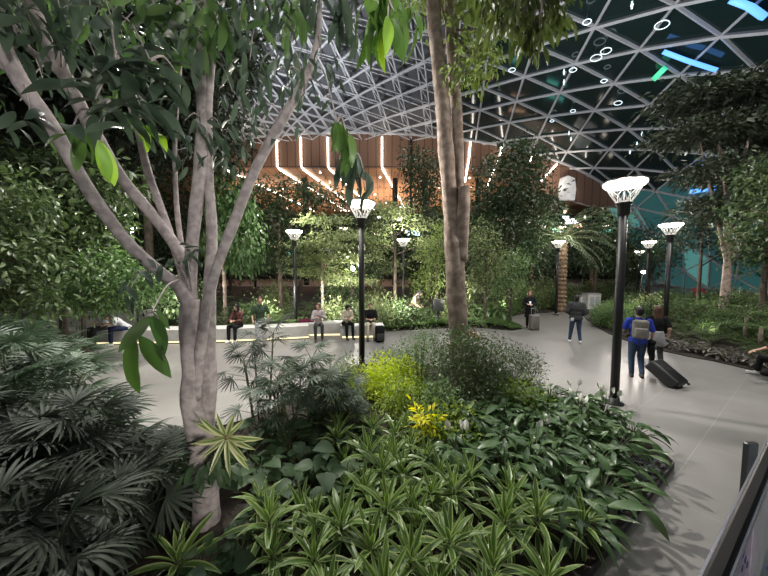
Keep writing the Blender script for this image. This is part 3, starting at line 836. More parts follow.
# ================================================================== near tree with pale stems
def stem(mb, P3, sides=12, wob=.16, flute=0.0, ext=None):
    pts_ = [W(p[0], p[1], p[2]) for p in P3]
    rad = []
    for (x, y, Y, w) in P3:
        k = math.sqrt(1 + ((x - 384) / F) ** 2) ** .5
        rad.append(w * Y / F / 2 / k * .86)
    mb.tube(pts_, rad, sides, smooth=5, wob=wob, flute=flute)
    return pts_
T1B = G(207, 548)
t1 = thing('tree', 'near tree with several smooth pale grey stems and large drooping leaves', 'tree', (T1B.x, T1B.y, 0))
def rel(mbs, o):    # shift collected world coordinates to the thing's own origin
    off = np.array([o.location.x, o.location.y, o.location.z])
    mbs.v = [v - off for v in mbs.v]
    return mbs
def arr_shift(pts_): return pts_
a = MB()
stem(a, [(208, 560, 2.80, 40), (207, 545, 2.82, 34), (206, 500, 2.84, 33), (204, 455, 2.85, 31), (197, 425, 2.86, 26), (190, 398, 2.86, 22), (192, 370, 2.86, 20), (189, 335, 2.86, 22), (190, 300, 2.86, 20)], 18, .22, .07)
rel(a, t1).build('trunk', MATS['bark_pale'], t1)
for P3 in [
    [(207, 480, 2.90, 14), (207, 435, 2.93, 18), (209, 390, 2.96, 19), (209, 350, 2.97, 17), (209, 300, 2.98, 15), (212, 240, 2.98, 12), (209, 180, 2.96, 11), (208, 110, 2.9, 10), (214, 40, 2.85, 8)],
    [(191, 305, 2.86, 20), (178, 285, 2.84, 15), (160, 272, 2.80, 14), (128, 243, 2.72, 15), (92, 195, 2.58, 16), (55, 132, 2.42, 18), (22, 84, 2.3, 20), (0, 40, 2.2, 20), (-30, -30, 2.0, 20)],
    [(192, 300, 2.88, 15), (182, 258, 2.94, 13), (158, 222, 2.98, 14), (122, 178, 2.95, 14), (88, 122, 2.9, 16), (62, 70, 2.8, 17), (42, 30, 2.7, 16), (22, -20, 2.6, 14)],
    [(190, 330, 2.86, 18), (190, 280, 2.9, 15), (193, 235, 2.9, 15), (199, 180, 2.9, 15), (203, 120, 2.9, 14), (202, 60, 2.85, 14), (205, -20, 2.8, 12)],
    [(197, 400, 2.86, 10), (200, 355, 2.84, 13), (206, 310, 2.82, 13), (216, 270, 2.80, 12), (233, 225, 2.78, 12), (255, 170, 2.75, 11), (283, 118, 2.7, 11), (306, 78, 2.65, 9), (318, 35, 2.6, 6), (320, -20, 2.55, 5)],
    [(186, 285, 2.9, 9), (172, 240, 3.0, 9), (158, 200, 3.05, 9), (147, 168, 3.05, 9), (135, 120, 3.0, 8), (110, 40, 2.9, 7)],
    [(188, 280, 2.95, 8), (180, 235, 3.1, 6), (176, 195, 3.1, 6), (175, 140, 3.1, 5), (180, 60, 3.0, 5)],
    [(62, 75, 2.8, 12), (45, 60, 2.76, 10), (28, 48, 2.7, 8), (5, 10, 2.6, 6)],
    [(20, 80, 2.3, 12), (8, 70, 2.26, 10), (-15, 55, 2.2, 9)]]:
    a = MB(); stem(a, P3); rel(a, t1).build('branch', MATS['bark_pale'], t1)
def hang_cluster(mb, px, py, Y, n, spread, L, mat=0, down=1.0, tpl=T_BIG, twig=True, src=None, tm=3, aim=None):
    """a twig ending in a whorl of leaves"""
    c_ = np.array(W(px, py, Y))
    if src is not None:
        s_ = np.array(W(*src)); mid = (s_ + c_) / 2 + np.array([0, 0, .06])
        mb.tube([s_, mid, c_], [.009, .006, .004], 5, smooth=3, cap=False, mat=tm)
    az_ = RNG.uniform(0, 6.28, n); d = np.stack([np.cos(az_), np.sin(az_), RNG.uniform(-.4, .7, n) - down], 1)
    if aim is not None: d = d + np.array(aim)
    pos = c_ + RNG.normal(size=(n, 3)) * spread * .45
    mb.inst(tpl, pos, frames(d, RNG.normal(0, .5, n)), L * RNG.uniform(.7, 1.15, n), mat)
lv = MB()
# the dark whorls close to the viewer
for px, py, Y, n, sp, L, m_, dn, src in [
    (118, 78, 1.75, 9, .12, .26, 0, .3, (110, 20, 2.4)), (150, 60, 1.8, 8, .12, .25, 0, .3, (120, 15, 2.4)),
    (95, 100, 1.8, 7, .12, .26, 0, .3, (118, 78, 1.8)), (140, 105, 1.8, 8, .12, .27, 0, .3, (118, 78, 1.8)), (165, 85, 1.9, 7, .12, .24, 0, .4, (150, 60, 1.8)),
    (101, 142, 1.7, 2, .02, .27, 2, 2.2, (110, 100, 1.85)), (85, 128, 1.9, 3, .06, .24, 4, 1.2, (110, 100, 1.85)), (140, 128, 2.0, 4, .08, .17, 2, 1.3, (140, 105, 1.85)), (176, 72, 2.0, 1, .02, .17, 2, 1.0, (150, 60, 1.8)),
    (72, 130, 1.9, 3, .06, .18, 1, .9, (90, 110, 1.9)), (155, 20, 2.2, 10, .2, .24, 1, .5, (150, -20, 2.4)), (185, 10, 2.2, 12, .22, .24, 1, .8, (190, -30, 2.4)), (215, 15, 2.2, 12, .22, .24, 1, .8, (205, -30, 2.5)),
    (150, 265, 2.7, 5, .1, .2, 0, .8, (165, 275, 2.8)), (185, 250, 2.6, 5, .1, .18, 0, .4, (192, 290, 2.8)), (175, 262, 2.6, 6, .1, .18, 0, .8, (190, 290, 2.8)),
    (152, 312, 1.9, 3, .04, .30, 1, 1.3, (178, 280, 2.7)), (140, 338, 1.85, 2, .03, .34, 4, 1.9, (152, 312, 1.9)), (163, 338, 2.0, 2, .02, .24, 1, 2.2, (152, 312, 1.9)), (130, 290, 2.5, 4, .08, .2, 0, 1, (150, 270, 2.75)),
    (20, 10, 2.2, 10, .25, .26, 0, .7, (10, -30, 2.3)), (60, 10, 2.3, 10, .25, .26, 0, .7, (50, -30, 2.5)), (90, 5, 2.2, 8, .2, .26, 0, .7, (90, -40, 2.5)),
    (240, 20, 2.4, 12, .25, .24, 0, 1.0, (250, -30, 2.5)), (270, 15, 2.4, 12, .25, .24, 1, 1.0, (270, -30, 2.5)), (250, 60, 2.6, 12, .25, .22, 0, 1.2, (256, 20, 2.5)),
    (295, 50, 2.5, 8, .2, .2, 0, 1.2, (303, 85, 2.66)), (232, 90, 2.7, 9, .2, .2, 0, 1.3, (215, 60, 2.85)), (245, 120, 2.7, 8, .2, .18, 0, 1.3, (232, 90, 2.7)), (262, 105, 2.7, 7, .15, .18, 0, 1.4, (283, 118, 2.7)), (280, 70, 2.6, 9, .2, .2, 0, 1.3, (306, 78, 2.65)), (305, 95, 2.6, 5, .12, .17, 0, 1.4, (306, 78, 2.65)), (322, 60, 2.5, 7, .15, .18, 0, 1.2, (318, 35, 2.6)), (222, 130, 2.7, 8, .2, .18, 0, 1.2, (209, 120, 2.9)),
    (185, 120, 2.6, 8, .2, .2, 0, 1.0, (203, 120, 2.9)), (178, 150, 2.7, 6, .15, .2, 0, 1.2, (199, 160, 2.9)), (215, 155, 2.7, 6, .12, .16, 0, 1.2, (209, 150, 2.9)), (60, 40, 2.3, 9, .25, .25, 0, .7, (62, 70, 2.8)), (30, 110, 2.2, 5, .2, .24, 0, .7, (22, 84, 2.3)), (170, 35, 2.1, 10, .2, .25, 0, .6, (180, 0, 2.4)),
    (345, 15, 2.3, 10, .15, .24, 0, 1.2, (320, -10, 2.5)), (372, 2, 1.6, 7, .10, .24, 1, 1.3, (345, -30, 2.4)), (394, 12, 1.6, 6, .08, .24, 1, 1.6, (372, -10, 1.7)), (388, 22, 1.55, 2, .02, .24, 2, 2.6, (388, -10, 1.7)), (410, 2, 1.7, 5, .08, .22, 1, 1.6, (395, -20, 1.7)), (368, 40, 2.4, 6, .1, .16, 0, 1.6, (372, 5, 2.2)),
    (330, 100, 2.6, 4, .1, .15, 0, 1.0, (306, 78, 2.65)),
    (337, 122, 1.75, 5, .05, .24, 1, 2.2, (318, 60, 2.6)), (346, 132, 1.75, 4, .04, .24, 1, 2.4, (337, 122, 1.75)), (353, 156, 1.9, 7, .08, .22, 0, 1.8, (346, 132, 1.75)), (364, 172, 1.9, 6, .08, .2, 0, 1.8, (353, 156, 1.9))]:
    if 322 < px and m_ == 1: m_ = 3
    if 322 < px and py > 100 and m_ == 3: m_ = 4
    hang_cluster(lv, px, py, Y, int(n * (1.4 if n > 3 else 1)), sp * 1.15, L, {3: 4}.get(m_, m_), dn, T_BIG if Y < 2.4 else T_LONG, src=src)
# the upper crown above and behind
for k in range(230):
    px, py = RNG.uniform(-60, 320), RNG.uniform(-160, 10 if RNG.uniform() < .45 else (50 if RNG.uniform() < .75 else 110)); hang_cluster(lv, px, py, RNG.uniform(2.2, 3.8), 8, .25, .23, int(RNG.choice([0, 0, 1])), .9, T_LONG, src=(px + RNG.normal(0, 20), py - 40, 3.0))
rel(lv, t1).build('foliage', [MATS['l_ficus'], MATS['l_ficus_mid'], MATS['l_lime'], MATS['bark_pale'], MATS['l_bright']], t1)

# bird's-nest like rosette clinging to the near trunk
t = thing('bromeliad', 'star-shaped rosette with yellow-edged leaves fixed to the near pale trunk', 'bromeliad', W(227, 437, 2.6))
a = MB(); n = 15; az_ = np.arange(n) * 2.4; el_ = RNG.uniform(-.1, 1.2, n)
d = np.stack([np.cos(az_) * np.cos(el_) * 1.0 + .15, -np.sin(el_) * .8 - .1, np.sin(az_) * np.cos(el_)], 1)
leafmat('l_brom', (.09, .17, .05), (.16, .24, .07), .4, .2, stripe=(.12, .3), edge=(.52, .52, .30))
a.inst(T_BLADE[0], np.zeros((n, 3)), frames(d, None, (0, -1, .2)), RNG.uniform(.26, .40, n)); a.build('leaves', MATS['l_brom'], t)
a = MB(); a.ball((0, 0, 0), (.03, .03, .03)); a.build('core', MATS['l_red'], t)
t = thing('creeper_plant', 'dark drooping leafy clump wrapped round the near pale trunk', 'creeper', W(205, 462, 2.65))
a = MB(); n = 90; az_ = RNG.uniform(0, 2 * PI, n); p_ = np.stack([np.cos(az_) * RNG.uniform(.1, .3, n), np.sin(az_) * .16 - .0, RNG.uniform(-.1, .12, n)], 1)
a.inst(T_LEAF, p_, frames(np.stack([np.cos(az_), np.sin(az_) * .8 - .3, RNG.uniform(-1.6, .1, n)], 1)), RNG.uniform(.1, .19, n)); a.build('leaves', MATS['l_broad'], t)
a = MB(); a.tube([(-.1, .12, -.15), (0, .05, 0), (.1, .1, .15)], .012, 5, smooth=2); a.build('stems', MATS['cane'], t)

# ================================================================== twin trunk tree in the middle
T2B = G(462, 386)
t2 = thing('tree', 'tall tree with a rough brown trunk forking into two close upright stems', 'tree', (T2B.x, T2B.y, 0))
Y2 = T2B.y
a = MB(); stem(a, [(463, 402, Y2, 30), (462, 386, Y2, 26), (460, 350, Y2, 23), (457, 310, Y2, 22), (455, 270, Y2, 23), (453, 240, Y2, 21), (451, 215, Y2, 17), (446, 150, Y2, 17), (440, 80, Y2, 16), (434, 20, Y2, 15), (430, -40, Y2, 15)], 14, .2, .04)
rel(a, t2).build('trunk', MATS['bark_brown'], t2)
for P3 in ([(460, 262, Y2 + .1, 15), (461, 225, Y2 + .1, 14), (459, 180, Y2 + .1, 12), (457, 120, Y2 + .1, 13), (453, 60, Y2 + .1, 13), (450, 10, Y2 + .1, 13), (449, -40, Y2 + .1, 12)], [(461, 260, Y2 - .05, 15), (463, 220, Y2 - .1, 15), (464, 198, Y2 - .12, 14), (464, 187, Y2 - .12, 13)]):
    a = MB(); stem(a, P3, 12, .15); rel(a, t2).build('branch', MATS['bark_brown'], t2)
a = MB()
bl = []
for px, py, r_, Y in [(468, 12, .42, 6.2), (466, 40, .36, 6.2), (476, 58, .36, 6.1), (482, 30, .3, 6.3), (465, 75, .28, 6.2), (484, 66, .2, 6.2), (462, -30, .8, 6.4), (490, -40, .8, 6.4), (420, -60, 1.2, 6.4)]:
    w = W(px, py, Y); bl.append((w.x, w.y, w.z, r_, r_, r_ * .8))
cp = leaf_cloud(a, bl, 5200, .15, T_LEAF, clus_r=.16, down=.6)
for b_ in bl: a.tube([W(449, 30, Y2 + .1), b_[:3]], [.03, .01], 5, mat=1)
rel(a, t2).build('foliage', [MATS['l_maple'], MATS['bark_brown']], t2)
t = thing('climbing_plant', 'reddish green bromeliads clinging round the foot of the twin trunk', 'bromeliad', (T2B.x, T2B.y, .0))
a = MB()
for k in range(16):
    az0 = RNG.uniform(0, 6.28); z0 = RNG.uniform(.45, 1.45); n = 12; az_ = RNG.uniform(0, 6.28, n)
    c0 = np.array([math.cos(az0) * .3, math.sin(az0) * .3, z0]); d = np.stack([np.cos(az_) + math.cos(az0) * .7, np.sin(az_) + math.sin(az0) * .7, RNG.uniform(-.2, 1, n)], 1)
    a.inst(T_BLADE[1], np.tile(c0, (n, 1)), frames(d), RNG.uniform(.18, .3, n), int(k % 2))
a.build('leaves', [MATS['l_red'], MATS['l_fern']], t)
a = MB(); a.tube([(.1, -.3, 0), (.25, -.2, .5), (.1, -.3, 1.0)], .02, 6, smooth=3); a.build('stems', MATS['cane'], t)

# lime green hanging foliage of a tree reaching in over the top, right of the twin trunk
tb = G(545, 600); 
t3 = thing('tree', 'tree beside the viewer whose olive leaves hang in right of the twin trunk', 'tree', (5.0, 1.2, 0))
a = MB(); a.tube([(5.0, 1.2, 0), (4.7, 1.5, 3), (3.8, 2.2, 5.2)], [.14, .11, .07], 10, smooth=4, wob=.15); rel(a, t3).build('trunk', MATS['bark_brown'], t3)
a = MB()
for k in range(46):
    px, py = RNG.uniform(478, 566), RNG.uniform(-60, 34); Y = RNG.uniform(2.9, 3.6)
    if py > 20 and not 500 < px < 556: py -= 24
    hang_cluster(a, px, py, Y, 12, .16, .2, 0, 1.6, T_LONG, src=(px + 6, py - 40, Y), tm=1)
for px, py, Y, n in [(515, 10, 3.2, 14), (530, 15, 3.1, 14), (545, 5, 3.2, 12), (505, -10, 3.2, 14), (525, 32, 3.2, 12), (540, 30, 3.1, 10), (535, 45, 3.15, 9), (552, 18, 3.1, 9), (560, -5, 3.0, 10), (520, -30, 3.2, 14), (546, -30, 3.1, 14), (512, 25, 3.3, 8)]:
    hang_cluster(a, px, py, Y, n, .14, .2, 0, 1.6, T_LONG, src=(px + 6, py - 40, Y), tm=1)
a.tube([(3.8, 2.2, 5.2), W(540, -60, 3.0), W(512, -40, 3.2)], [.05, .03, .015], 6, smooth=3, mat=1)
leafmat('l_hang', (.028, .05, .015), (.10, .13, .04), .45, .35)
rel(a, t3).build('foliage', [MATS['l_hang'], MATS['bark_brown']], t3)

# ================================================================== foreground bed
dz = []
def in_bed(n, x, y): return inside(BEDS[n], x, y)
protos = [dracaena(RNG.uniform(.16, .48), 27, RNG.uniform(.30, .39), label='x') for _ in range(6)]
spots = []
for iy in range(14):
    Y = 1.6 + iy * .31
    for ix in range(16):
        x = -2.0 + ix * .36 + (.18 if iy % 2 else 0) + RNG.normal(0, .05); y = Y + RNG.normal(0, .05)
        if not in_bed(1, x + .12, y - .06) or not in_bed(1, x + .1, y): continue
        px = 384 + 295 * x / y; py = 270 + 295 * 2.15 / y
        if px < 150 or px > 640 or (178 < px < 232 and y < 2.9): continue
        # photographed drift: from lower left up to the gravel corner
        if y > 4.4 or (px < 240 and y > 2.3) or (px < 330 and y > 3.0) or (x > .9 and y > 3.2) or (x > 1.5 and y > 2.75): continue
        if (x - T1B.x) ** 2 + (y - T1B.y) ** 2 < .09: continue
        spots.append((x, y))
for i, (x, y) in enumerate(spots):
    px = 384 + 295 * x / y
    if x < -.9: lab, g = 'striped dracaena in the bed close to the foot of the pale near tree', 'striped dracaenas by the pale near tree'
    elif y > 3.4: lab, g = 'striped dracaena in the rearmost rows of the drift, before the yellow-green bush', 'striped dracaenas in the rear rows'
    elif x > .9: lab, g = 'striped dracaena at the dark soil edge of the bed beside the paving', 'striped dracaenas by the bed edge'
    elif y < 2.3: lab, g = 'green and cream striped dracaena in the front rows of the near planting bed', 'striped dracaenas in the front rows'
    else: lab, g = 'striped dracaena in the middle of the thick drift of dracaenas', 'striped dracaenas mid drift'
    sc = RNG.uniform(.85, 1.15)
    p = protos[i % 6]
    if i < 6:
        p.location = (x, y, .05); p.scale = (sc,) * 3; p['label'] = lab; p['group'] = g
    else: dup(p, (x, y, .05), RNG.uniform(0, 6), sc, lab, g)

# peace lilies
protos = [broadleaf(RNG.uniform(.38, .5), 34, .26, T_LEAF if k % 2 else T_BIG, 'l_peace', 'peace_lily', 'x', 'peace lily', .38, fl_) for k, fl_ in enumerate((0, 0, 2, 3, 0))]
spots = []
for iy in range(12):
    for ix in range(12):
        x = .7 + ix * .36 + (.18 if iy % 2 else 0) + RNG.normal(0, .05); y = 2.7 + iy * .36 + RNG.normal(0, .05)
        if not in_bed(1, x + .2, y) or not in_bed(1, x, y + .2): continue
        if y < 3.1 and x < 1.7: continue
        if y < 3.4 and x < 1.1: continue
        if y < 4.3 and x < .75: continue
        if x > 3.15 and y < 4.1: continue     # gravel corner
        if (x < 1.9 and y > 5.0): continue
        if not in_bed(1, x + .12, y - .1): continue
        spots.append((x, y))
ip = 0
for i, (x, y) in enumerate(spots):
    k = [0, 1, 4][i % 3]
    if y > 5.2 or (i % 9 == 4): k = [2, 3, 0][i % 3]
    if k in (2, 3):
        lab, g = 'peace lily holding white spoon-shaped flowers above glossy leaves, before the nearest lamp post', 'flowering peace lilies'
    elif x > 2.7: lab, g = 'glossy dark leafy peace lily without flowers beside the pebbled bed corner', 'peace lilies by the pebbles'
    else: lab, g = 'glossy dark leafy peace lily without flowers between dracaenas and the paving', 'peace lilies without flowers'
    p = protos[k]; sc = RNG.uniform(.85, 1.2)
    if p['label'] == 'x': p.location = (x, y, .05); p['label'] = lab; p['group'] = g; p.scale = (sc,) * 3
    else: dup(p, (x, y, .05), RNG.uniform(0, 6), sc, lab, g)
for p in protos:
    if p['label'] == 'x':
        for ch in list(p.children):
            for g_ in list(ch.children): bpy.data.objects.remove(g_)
            bpy.data.objects.remove(ch)
        bpy.data.objects.remove(p)

# pebbles of the corner: uncountable
a = MB()
for k in range(1500):
    u, v = RNG.uniform(0, 1.5), RNG.uniform(0, 1.3)
    p = cn - d0 * (.05 + u) + Vector((-d0.y, d0.x)) * (.04 + v * .9)
    if not in_bed(1, p.x, p.y) or not in_bed(1, p.x + .03, p.y): continue
    a.ball((p.x, p.y, .07), (RNG.uniform(.015, .035), RNG.uniform(.012, .025), RNG.uniform(.008, .016)), 6, 4, rot=Matrix.Rotation(RNG.uniform(0, 3), 3, 'Z'))
tag(a.build('pebbles', MATS['pebble']), 'dark rounded pebbles over the soil at the bed corner', 'pebbles', None, 'stuff')

# broad heart-shaped leaves left of the dracaenas
T_HEART = leaf_tpl(7, .78, .28, .2, .6, 1.15, cols=5)
protos = [broadleaf(.42, 16, .24, T_HEART, 'l_broad', 'philodendron', 'x', 'philodendron', .4) for _ in range(3)]
sp2 = [(-1.7, 3.6), (-1.3, 3.9), (-1.9, 4.1), (-1.45, 3.3), (-.95, 3.5), (-1.5, 4.5), (-1.0, 4.2), (-.6, 3.9), (-.75, 3.15), (-2.2, 3.7), (-2.5, 3.9), (-2.1, 3.2), (-1.15, 3.0), (-.5, 3.5), (-1.0, 4.8), (-.5, 4.4), (-2.8, 3.5), (-2.6, 3.0)]
for i, (x, y) in enumerate(sp2):
    lab, g = ('broad heart-leaved green plant right of the pale near trunk, behind the striped dracaenas', 'heart-leaved plants right of the pale trunk') if x / y > -.58 else ('broad heart-leaved green plant behind the pale near trunk at the paving edge', 'heart-leaved plants behind the pale trunk')
    if i < 3: p = protos[i]; p.location = (x, y, .05); p['label'] = lab; p['group'] = g
    else: dup(protos[i % 3], (x, y, .05), RNG.uniform(0, 6), RNG.uniform(.85, 1.25), lab, g)

for i, (x, y, s_) in enumerate([(-1.25, 2.45, .6), (-1.3, 2.15, .7), (-1.08, 2.0, .6), (-1.5, 2.3, .6), (-.95, 1.75, .6), (-1.25, 1.8, .6)]):
    dup(protos[i % 3], (x, y, .05), RNG.uniform(0, 6), s_, 'small heart-leaved plant low on the soil before the foot of the pale near tree', 'small heart-leaved plants at the pale trunk foot')
# fan palms
def place_palm(px, py, *a_, **k):
    t_ = fan_palm(*a_, **k); g = G(px, py); t_.location = (g.x, g.y, .03); return t_
x_ = place_palm(305, 436, 7, 1.25, .5, .28, 'l_rhapis', 'slender-caned lady palm in front of the lamp post at the back of the near bed', nf=7)
x_ = place_palm(285, 445, 6, .95, .4, .26, 'l_rhapis', 'lower lady palm with finely split fans beside the taller one before the lamp post', nf=7)
x_ = place_palm(262, 425, 5, 1.55, .35, .26, 'l_rhapis_dark', 'tall dark lady palm on thin canes at the paving edge', nf=6)
x_ = place_palm(345, 440, 5, .8, .3, .26, 'l_rhapis', 'small lady palm just left of the yellow-green bush', nf=7)
lab2 = ['big dark fan palm filling the lower left of the near bed', 'dark fan palm at the very edge beside the big dark one', 'grey green fan palm whose fans spread over the paving edge', 'lower fan palm before the heart-leaved plants', 'tall fan palm reaching up towards the bench end', 'dark fan palm half hidden at the bottom by the pale trunk', 'fan palm with long arching fans close to the viewer', 'grey fan palm midway between bench and viewer', 'dense low fan palm at the bottom next to the dracaenas']
for k, (x, y, nc, H, sp, L, mt_) in enumerate([(-2.7, 2.2, 12, .95, .65, .34, 'l_rhapis_dark'), (-3.5, 2.5, 11, 1.35, .7, .36, 'l_rhapis_dark'), (-3.6, 3.3, 11, .8, .6, .32, 'l_rhapis'), (-2.45, 2.95, 8, .7, .5, .3, 'l_rhapis_dark'), (-4.9, 3.8, 12, 1.6, .8, .38, 'l_rhapis'), (-2.5, 2.0, 8, .5, .5, .3, 'l_rhapis_dark'), (-2.3, 1.5, 9, .9, .5, .34, 'l_rhapis_dark'), (-5.9, 4.8, 10, 1.3, .8, .38, 'l_rhapis'), (-1.95, 1.45, 6, .4, .35, .26, 'l_rhapis_dark')]):
    t_ = fan_palm(nc, H, sp, L, mt_, lab2[k], 'fan_palm', nf=9, fingers=16); t_.location = (x, y, .03)

# shrubs in the near bed
def place_shrub(px, py, Y, blobs, n, L, mt_, label, **k):
    p = W(px, py, Y); return shrub(blobs, n, L, mt_, label, loc=(p.x, p.y, .03), **k)
place_shrub(386, 395, 5.9, [(0, 0, .40, .6, .45, .38), (.35, .1, .35, .4, .4, .3), (-.3, -.1, .35, .35, .35, .3), (.1, -.5, .3, .4, .4, .25)], 2600, .10, 'l_yellow', 'bright yellow-green small-leaved bush at the foot of the lamp post')
place_shrub(338, 400, 5.2, [(0, 0, .38, .4, .4, .3)], 1300, .06, 'l_chart', 'low yellow-green bush left of the brighter one')
place_shrub(470, 390, 5.3, [(0, 0, .75, .55, .45, .6), (.3, 0, 1.05, .4, .35, .4), (-.2, .1, 1.0, .4, .4, .5), (.1, -.3, .4, .6, .4, .35)], 6500, .062, 'l_deep', 'dark small-leaved shrub before the twin trunk', nst=14)
place_shrub(420, 380, 5.9, [(0, 0, .7, .55, .5, .55), (.1, 0, 1.0, .35, .35, .4)], 3400, .055, 'l_shrub', 'airy pale green shrub left of the twin trunk', nst=14)
place_shrub(510, 390, 6.0, [(0, 0, .55, .5, .45, .45), (.3, .1, .5, .4, .4, .4)], 2600, .06, 'l_deep', 'rounded glossy shrub right of the twin trunk at the bed rim', nst=10)
place_shrub(440, 400, 4.6, [(0, 0, .4, .3, .3, .35)], 900, .08, 'l_shrub', 'pale green leafy shrub beside the bright yellow leaves', nst=8)
place_shrub(425, 440, 4.05, [(0, 0, .46, .14, .12, .17)], 110, .12, 'l_gold', 'small plant with vivid yellow leaves behind the dracaenas', tpl=T_LEAF)
place_shrub(524, 410, 4.9, [(0, 0, .38, .35, .3, .28)], 900, .07, 'l_chart', 'low yellow-green plant between dark shrub and peace lilies')
place_shrub(405, 400, 4.9, [(0, 0, .35, .4, .35, .32)], 1300, .08, 'l_chart', 'leafy green filler shrub right before the bright yellow-green bush')
place_shrub(450, 400, 4.1, [(0, 0, .3, .45, .3, .25)], 900, .09, 'l_chart', 'low yellowish leafy plant before the dark shrub')
place_shrub(345, 405, 5.6, [(0, 0, .45, .4, .4, .4)], 1500, .07, 'l_olive', 'olive green shrub left of the bright bush')
place_shrub(395, 372, 6.9, [(0, 0, .35, .7, .3, .3)], 1700, .06, 'l_shrub', 'low green shrub along the rear rim of the near bed')
place_shrub(458, 368, 7.1, [(0, 0, .35, .6, .3, .32)], 1700, .06, 'l_shrub', 'low leafy shrub behind the twin trunk on the rear rim')
# ================================================================== beyond: trees, palms and undergrowth
def P(px, Y): w = W(px, 270, Y); return (w.x, w.y, .03)
def zt(py, Y): return 2.6 + (270 - py) * Y / F
def mkblobs(px0, Y, spec):
    """spec rows: (px, py, rx_px, ry_px, dY) -> blobs relative to the base at px0"""
    x0 = P(px0, Y)[0]; out = []
    for (px, py, rx, ry, dY) in spec:
        k = Y / F; out.append((P(px, Y + dY)[0] - x0, dY, zt(py, Y + dY), rx * k, (rx + ry) * .5 * k, ry * k))
    return out
def T(px, Y, spec, n, L, mt_, label, H=None, r=.14, bk='bark_dark', name='tree', **k):
    bl_ = mkblobs(px, Y, spec)
    H = H or np.mean([b[2] for b in bl_])
    return tree(name, label, P(px, Y), H, r, bl_, n, L, mt_, bk, **k)
# dense dark round tree right of the twin trunk
T(510, 17, [(508, 185, 32, 32, 0), (490, 215, 26, 26, .5), (526, 212, 26, 24, 0), (503, 245, 34, 26, -.5), (520, 165, 22, 16, 0), (488, 265, 18, 18, 0), (528, 258, 14, 22, 0)], 12000, .26, 'l_dark', 'dense dark round tree between the twin trunk and the date palm', r=.16, clus_r=.28)
T(486, 13.5, [(480, 240, 14, 16, 0), (492, 265, 14, 14, 0), (474, 278, 9, 14, 0)], 1700, .17, 'l_olive', 'slim light green tree right behind the twin trunk', r=.07, clus_r=.2)
T(512, 14.5, [(505, 282, 16, 12, 0), (518, 264, 13, 12, 0)], 1500, .17, 'l_shrub', 'small light tree in front of the dense dark round one', r=.06, clus_r=.2)
T(428, 19, [(425, 180, 18, 22, 0), (420, 205, 24, 20, 0), (435, 235, 20, 20, 0), (412, 165, 10, 12, 0)], 4200, .25, 'l_dark', 'dark tree rising against the fascia left of the twin trunk', r=.12, clus_r=.3)
T(395, 14, [(388, 212, 26, 8, 2), (378, 228, 18, 8, 2), (372, 246, 22, 10, 2), (385, 266, 16, 8, 2), (422, 250, 12, 14, 2), (418, 225, 12, 8, 2)], 3600, .19, 'l_olive', 'lacy olive tree beside the slim lamp post', r=.09, clus_r=.34, flat=.25)
T(436, 14.6, [(432, 258, 12, 16, 0), (427, 286, 14, 14, 0), (441, 238, 8, 16, 0)], 1900, .15, 'l_maple', 'light yellow-green slender tree close left of the twin trunk', r=.05, clus_r=.2)
T(322, 13.4, [(326, 222, 22, 5, 0), (340, 236, 24, 5, 0), (318, 246, 30, 5, 0), (338, 258, 30, 5, 0), (320, 272, 26, 6, 0), (305, 260, 18, 5, 0), (345, 280, 20, 6, 0)], 5200, .17, 'l_olive', 'feathery olive tree spreading behind the seated people', r=.07, clus_r=.34, flat=.16, bk='bark_brown')
T(352, 15.5, [(352, 208, 24, 8, 0), (366, 228, 18, 10, 0), (345, 245, 18, 10, 0), (362, 265, 18, 14, 0)], 2800, .2, 'l_dark', 'dark tree right behind the lamp post at the bed edge', r=.1, clus_r=.28)
T(280, 15.5, [(262, 200, 26, 14, 0), (290, 195, 30, 12, 0), (318, 200, 24, 12, 0), (275, 222, 30, 14, 0), (262, 250, 22, 20, 0), (290, 258, 24, 18, 0)], 6800, .22, 'l_dark', 'broad dark tree below the soffit behind the leaning pale stem', r=.13, clus_r=.3, flat=.5)
T(224, 13, [(235, 215, 18, 24, 0), (222, 240, 18, 20, 0), (245, 245, 14, 26, 0), (228, 190, 16, 18, 0)], 3800, .26, 'l_ficus_mid', 'green tree with hanging pointed leaves and a straight pale trunk behind the bench', r=.09, bk='bark_brown', tpl=T_LEAF, clus_r=.25, down=1.6)
T(180, 15, [(170, 190, 30, 24, 0), (150, 220, 34, 24, 0), (190, 230, 26, 26, 0), (165, 260, 34, 20, 0), (140, 170, 24, 20, 0)], 6500, .22, 'l_dark', 'dark tree showing between the pale stems of the near tree', r=.12, clus_r=.3)
T(60, 9.0, [(60, 190, 44, 26, 0), (20, 225, 40, 30, 0), (90, 225, 40, 28, 0), (55, 265, 50, 26, 0), (110, 190, 30, 24, 0), (15, 170, 30, 22, 0)], 5200, .30, 'l_deep', 'leafy tree left of the leaning pale branch with bright patches', r=.10, tpl=T_LEAF, clus_r=.22)
T(-20, 6.0, [(10, 200, 36, 26, 0), (-20, 240, 50, 40, 0), (18, 262, 40, 24, 0), (5, 305, 44, 22, 0)], 4200, .17, 'l_deep', 'broad-leaved green tree at the far left edge', r=.07, tpl=T_LEAF, clus_r=.18)
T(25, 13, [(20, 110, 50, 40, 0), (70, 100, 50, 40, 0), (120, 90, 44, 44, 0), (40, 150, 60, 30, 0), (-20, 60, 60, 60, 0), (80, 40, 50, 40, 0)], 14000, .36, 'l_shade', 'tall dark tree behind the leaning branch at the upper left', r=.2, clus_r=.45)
T(150, 12.5, [(150, 130, 40, 30, 0), (185, 100, 34, 36, 0), (225, 150, 20, 26, 0), (165, 60, 46, 40, 0), (225, 60, 34, 40, 0)], 12000, .32, 'l_shade', 'tall dark tree right behind the pale stems', r=.18, clus_r=.4)
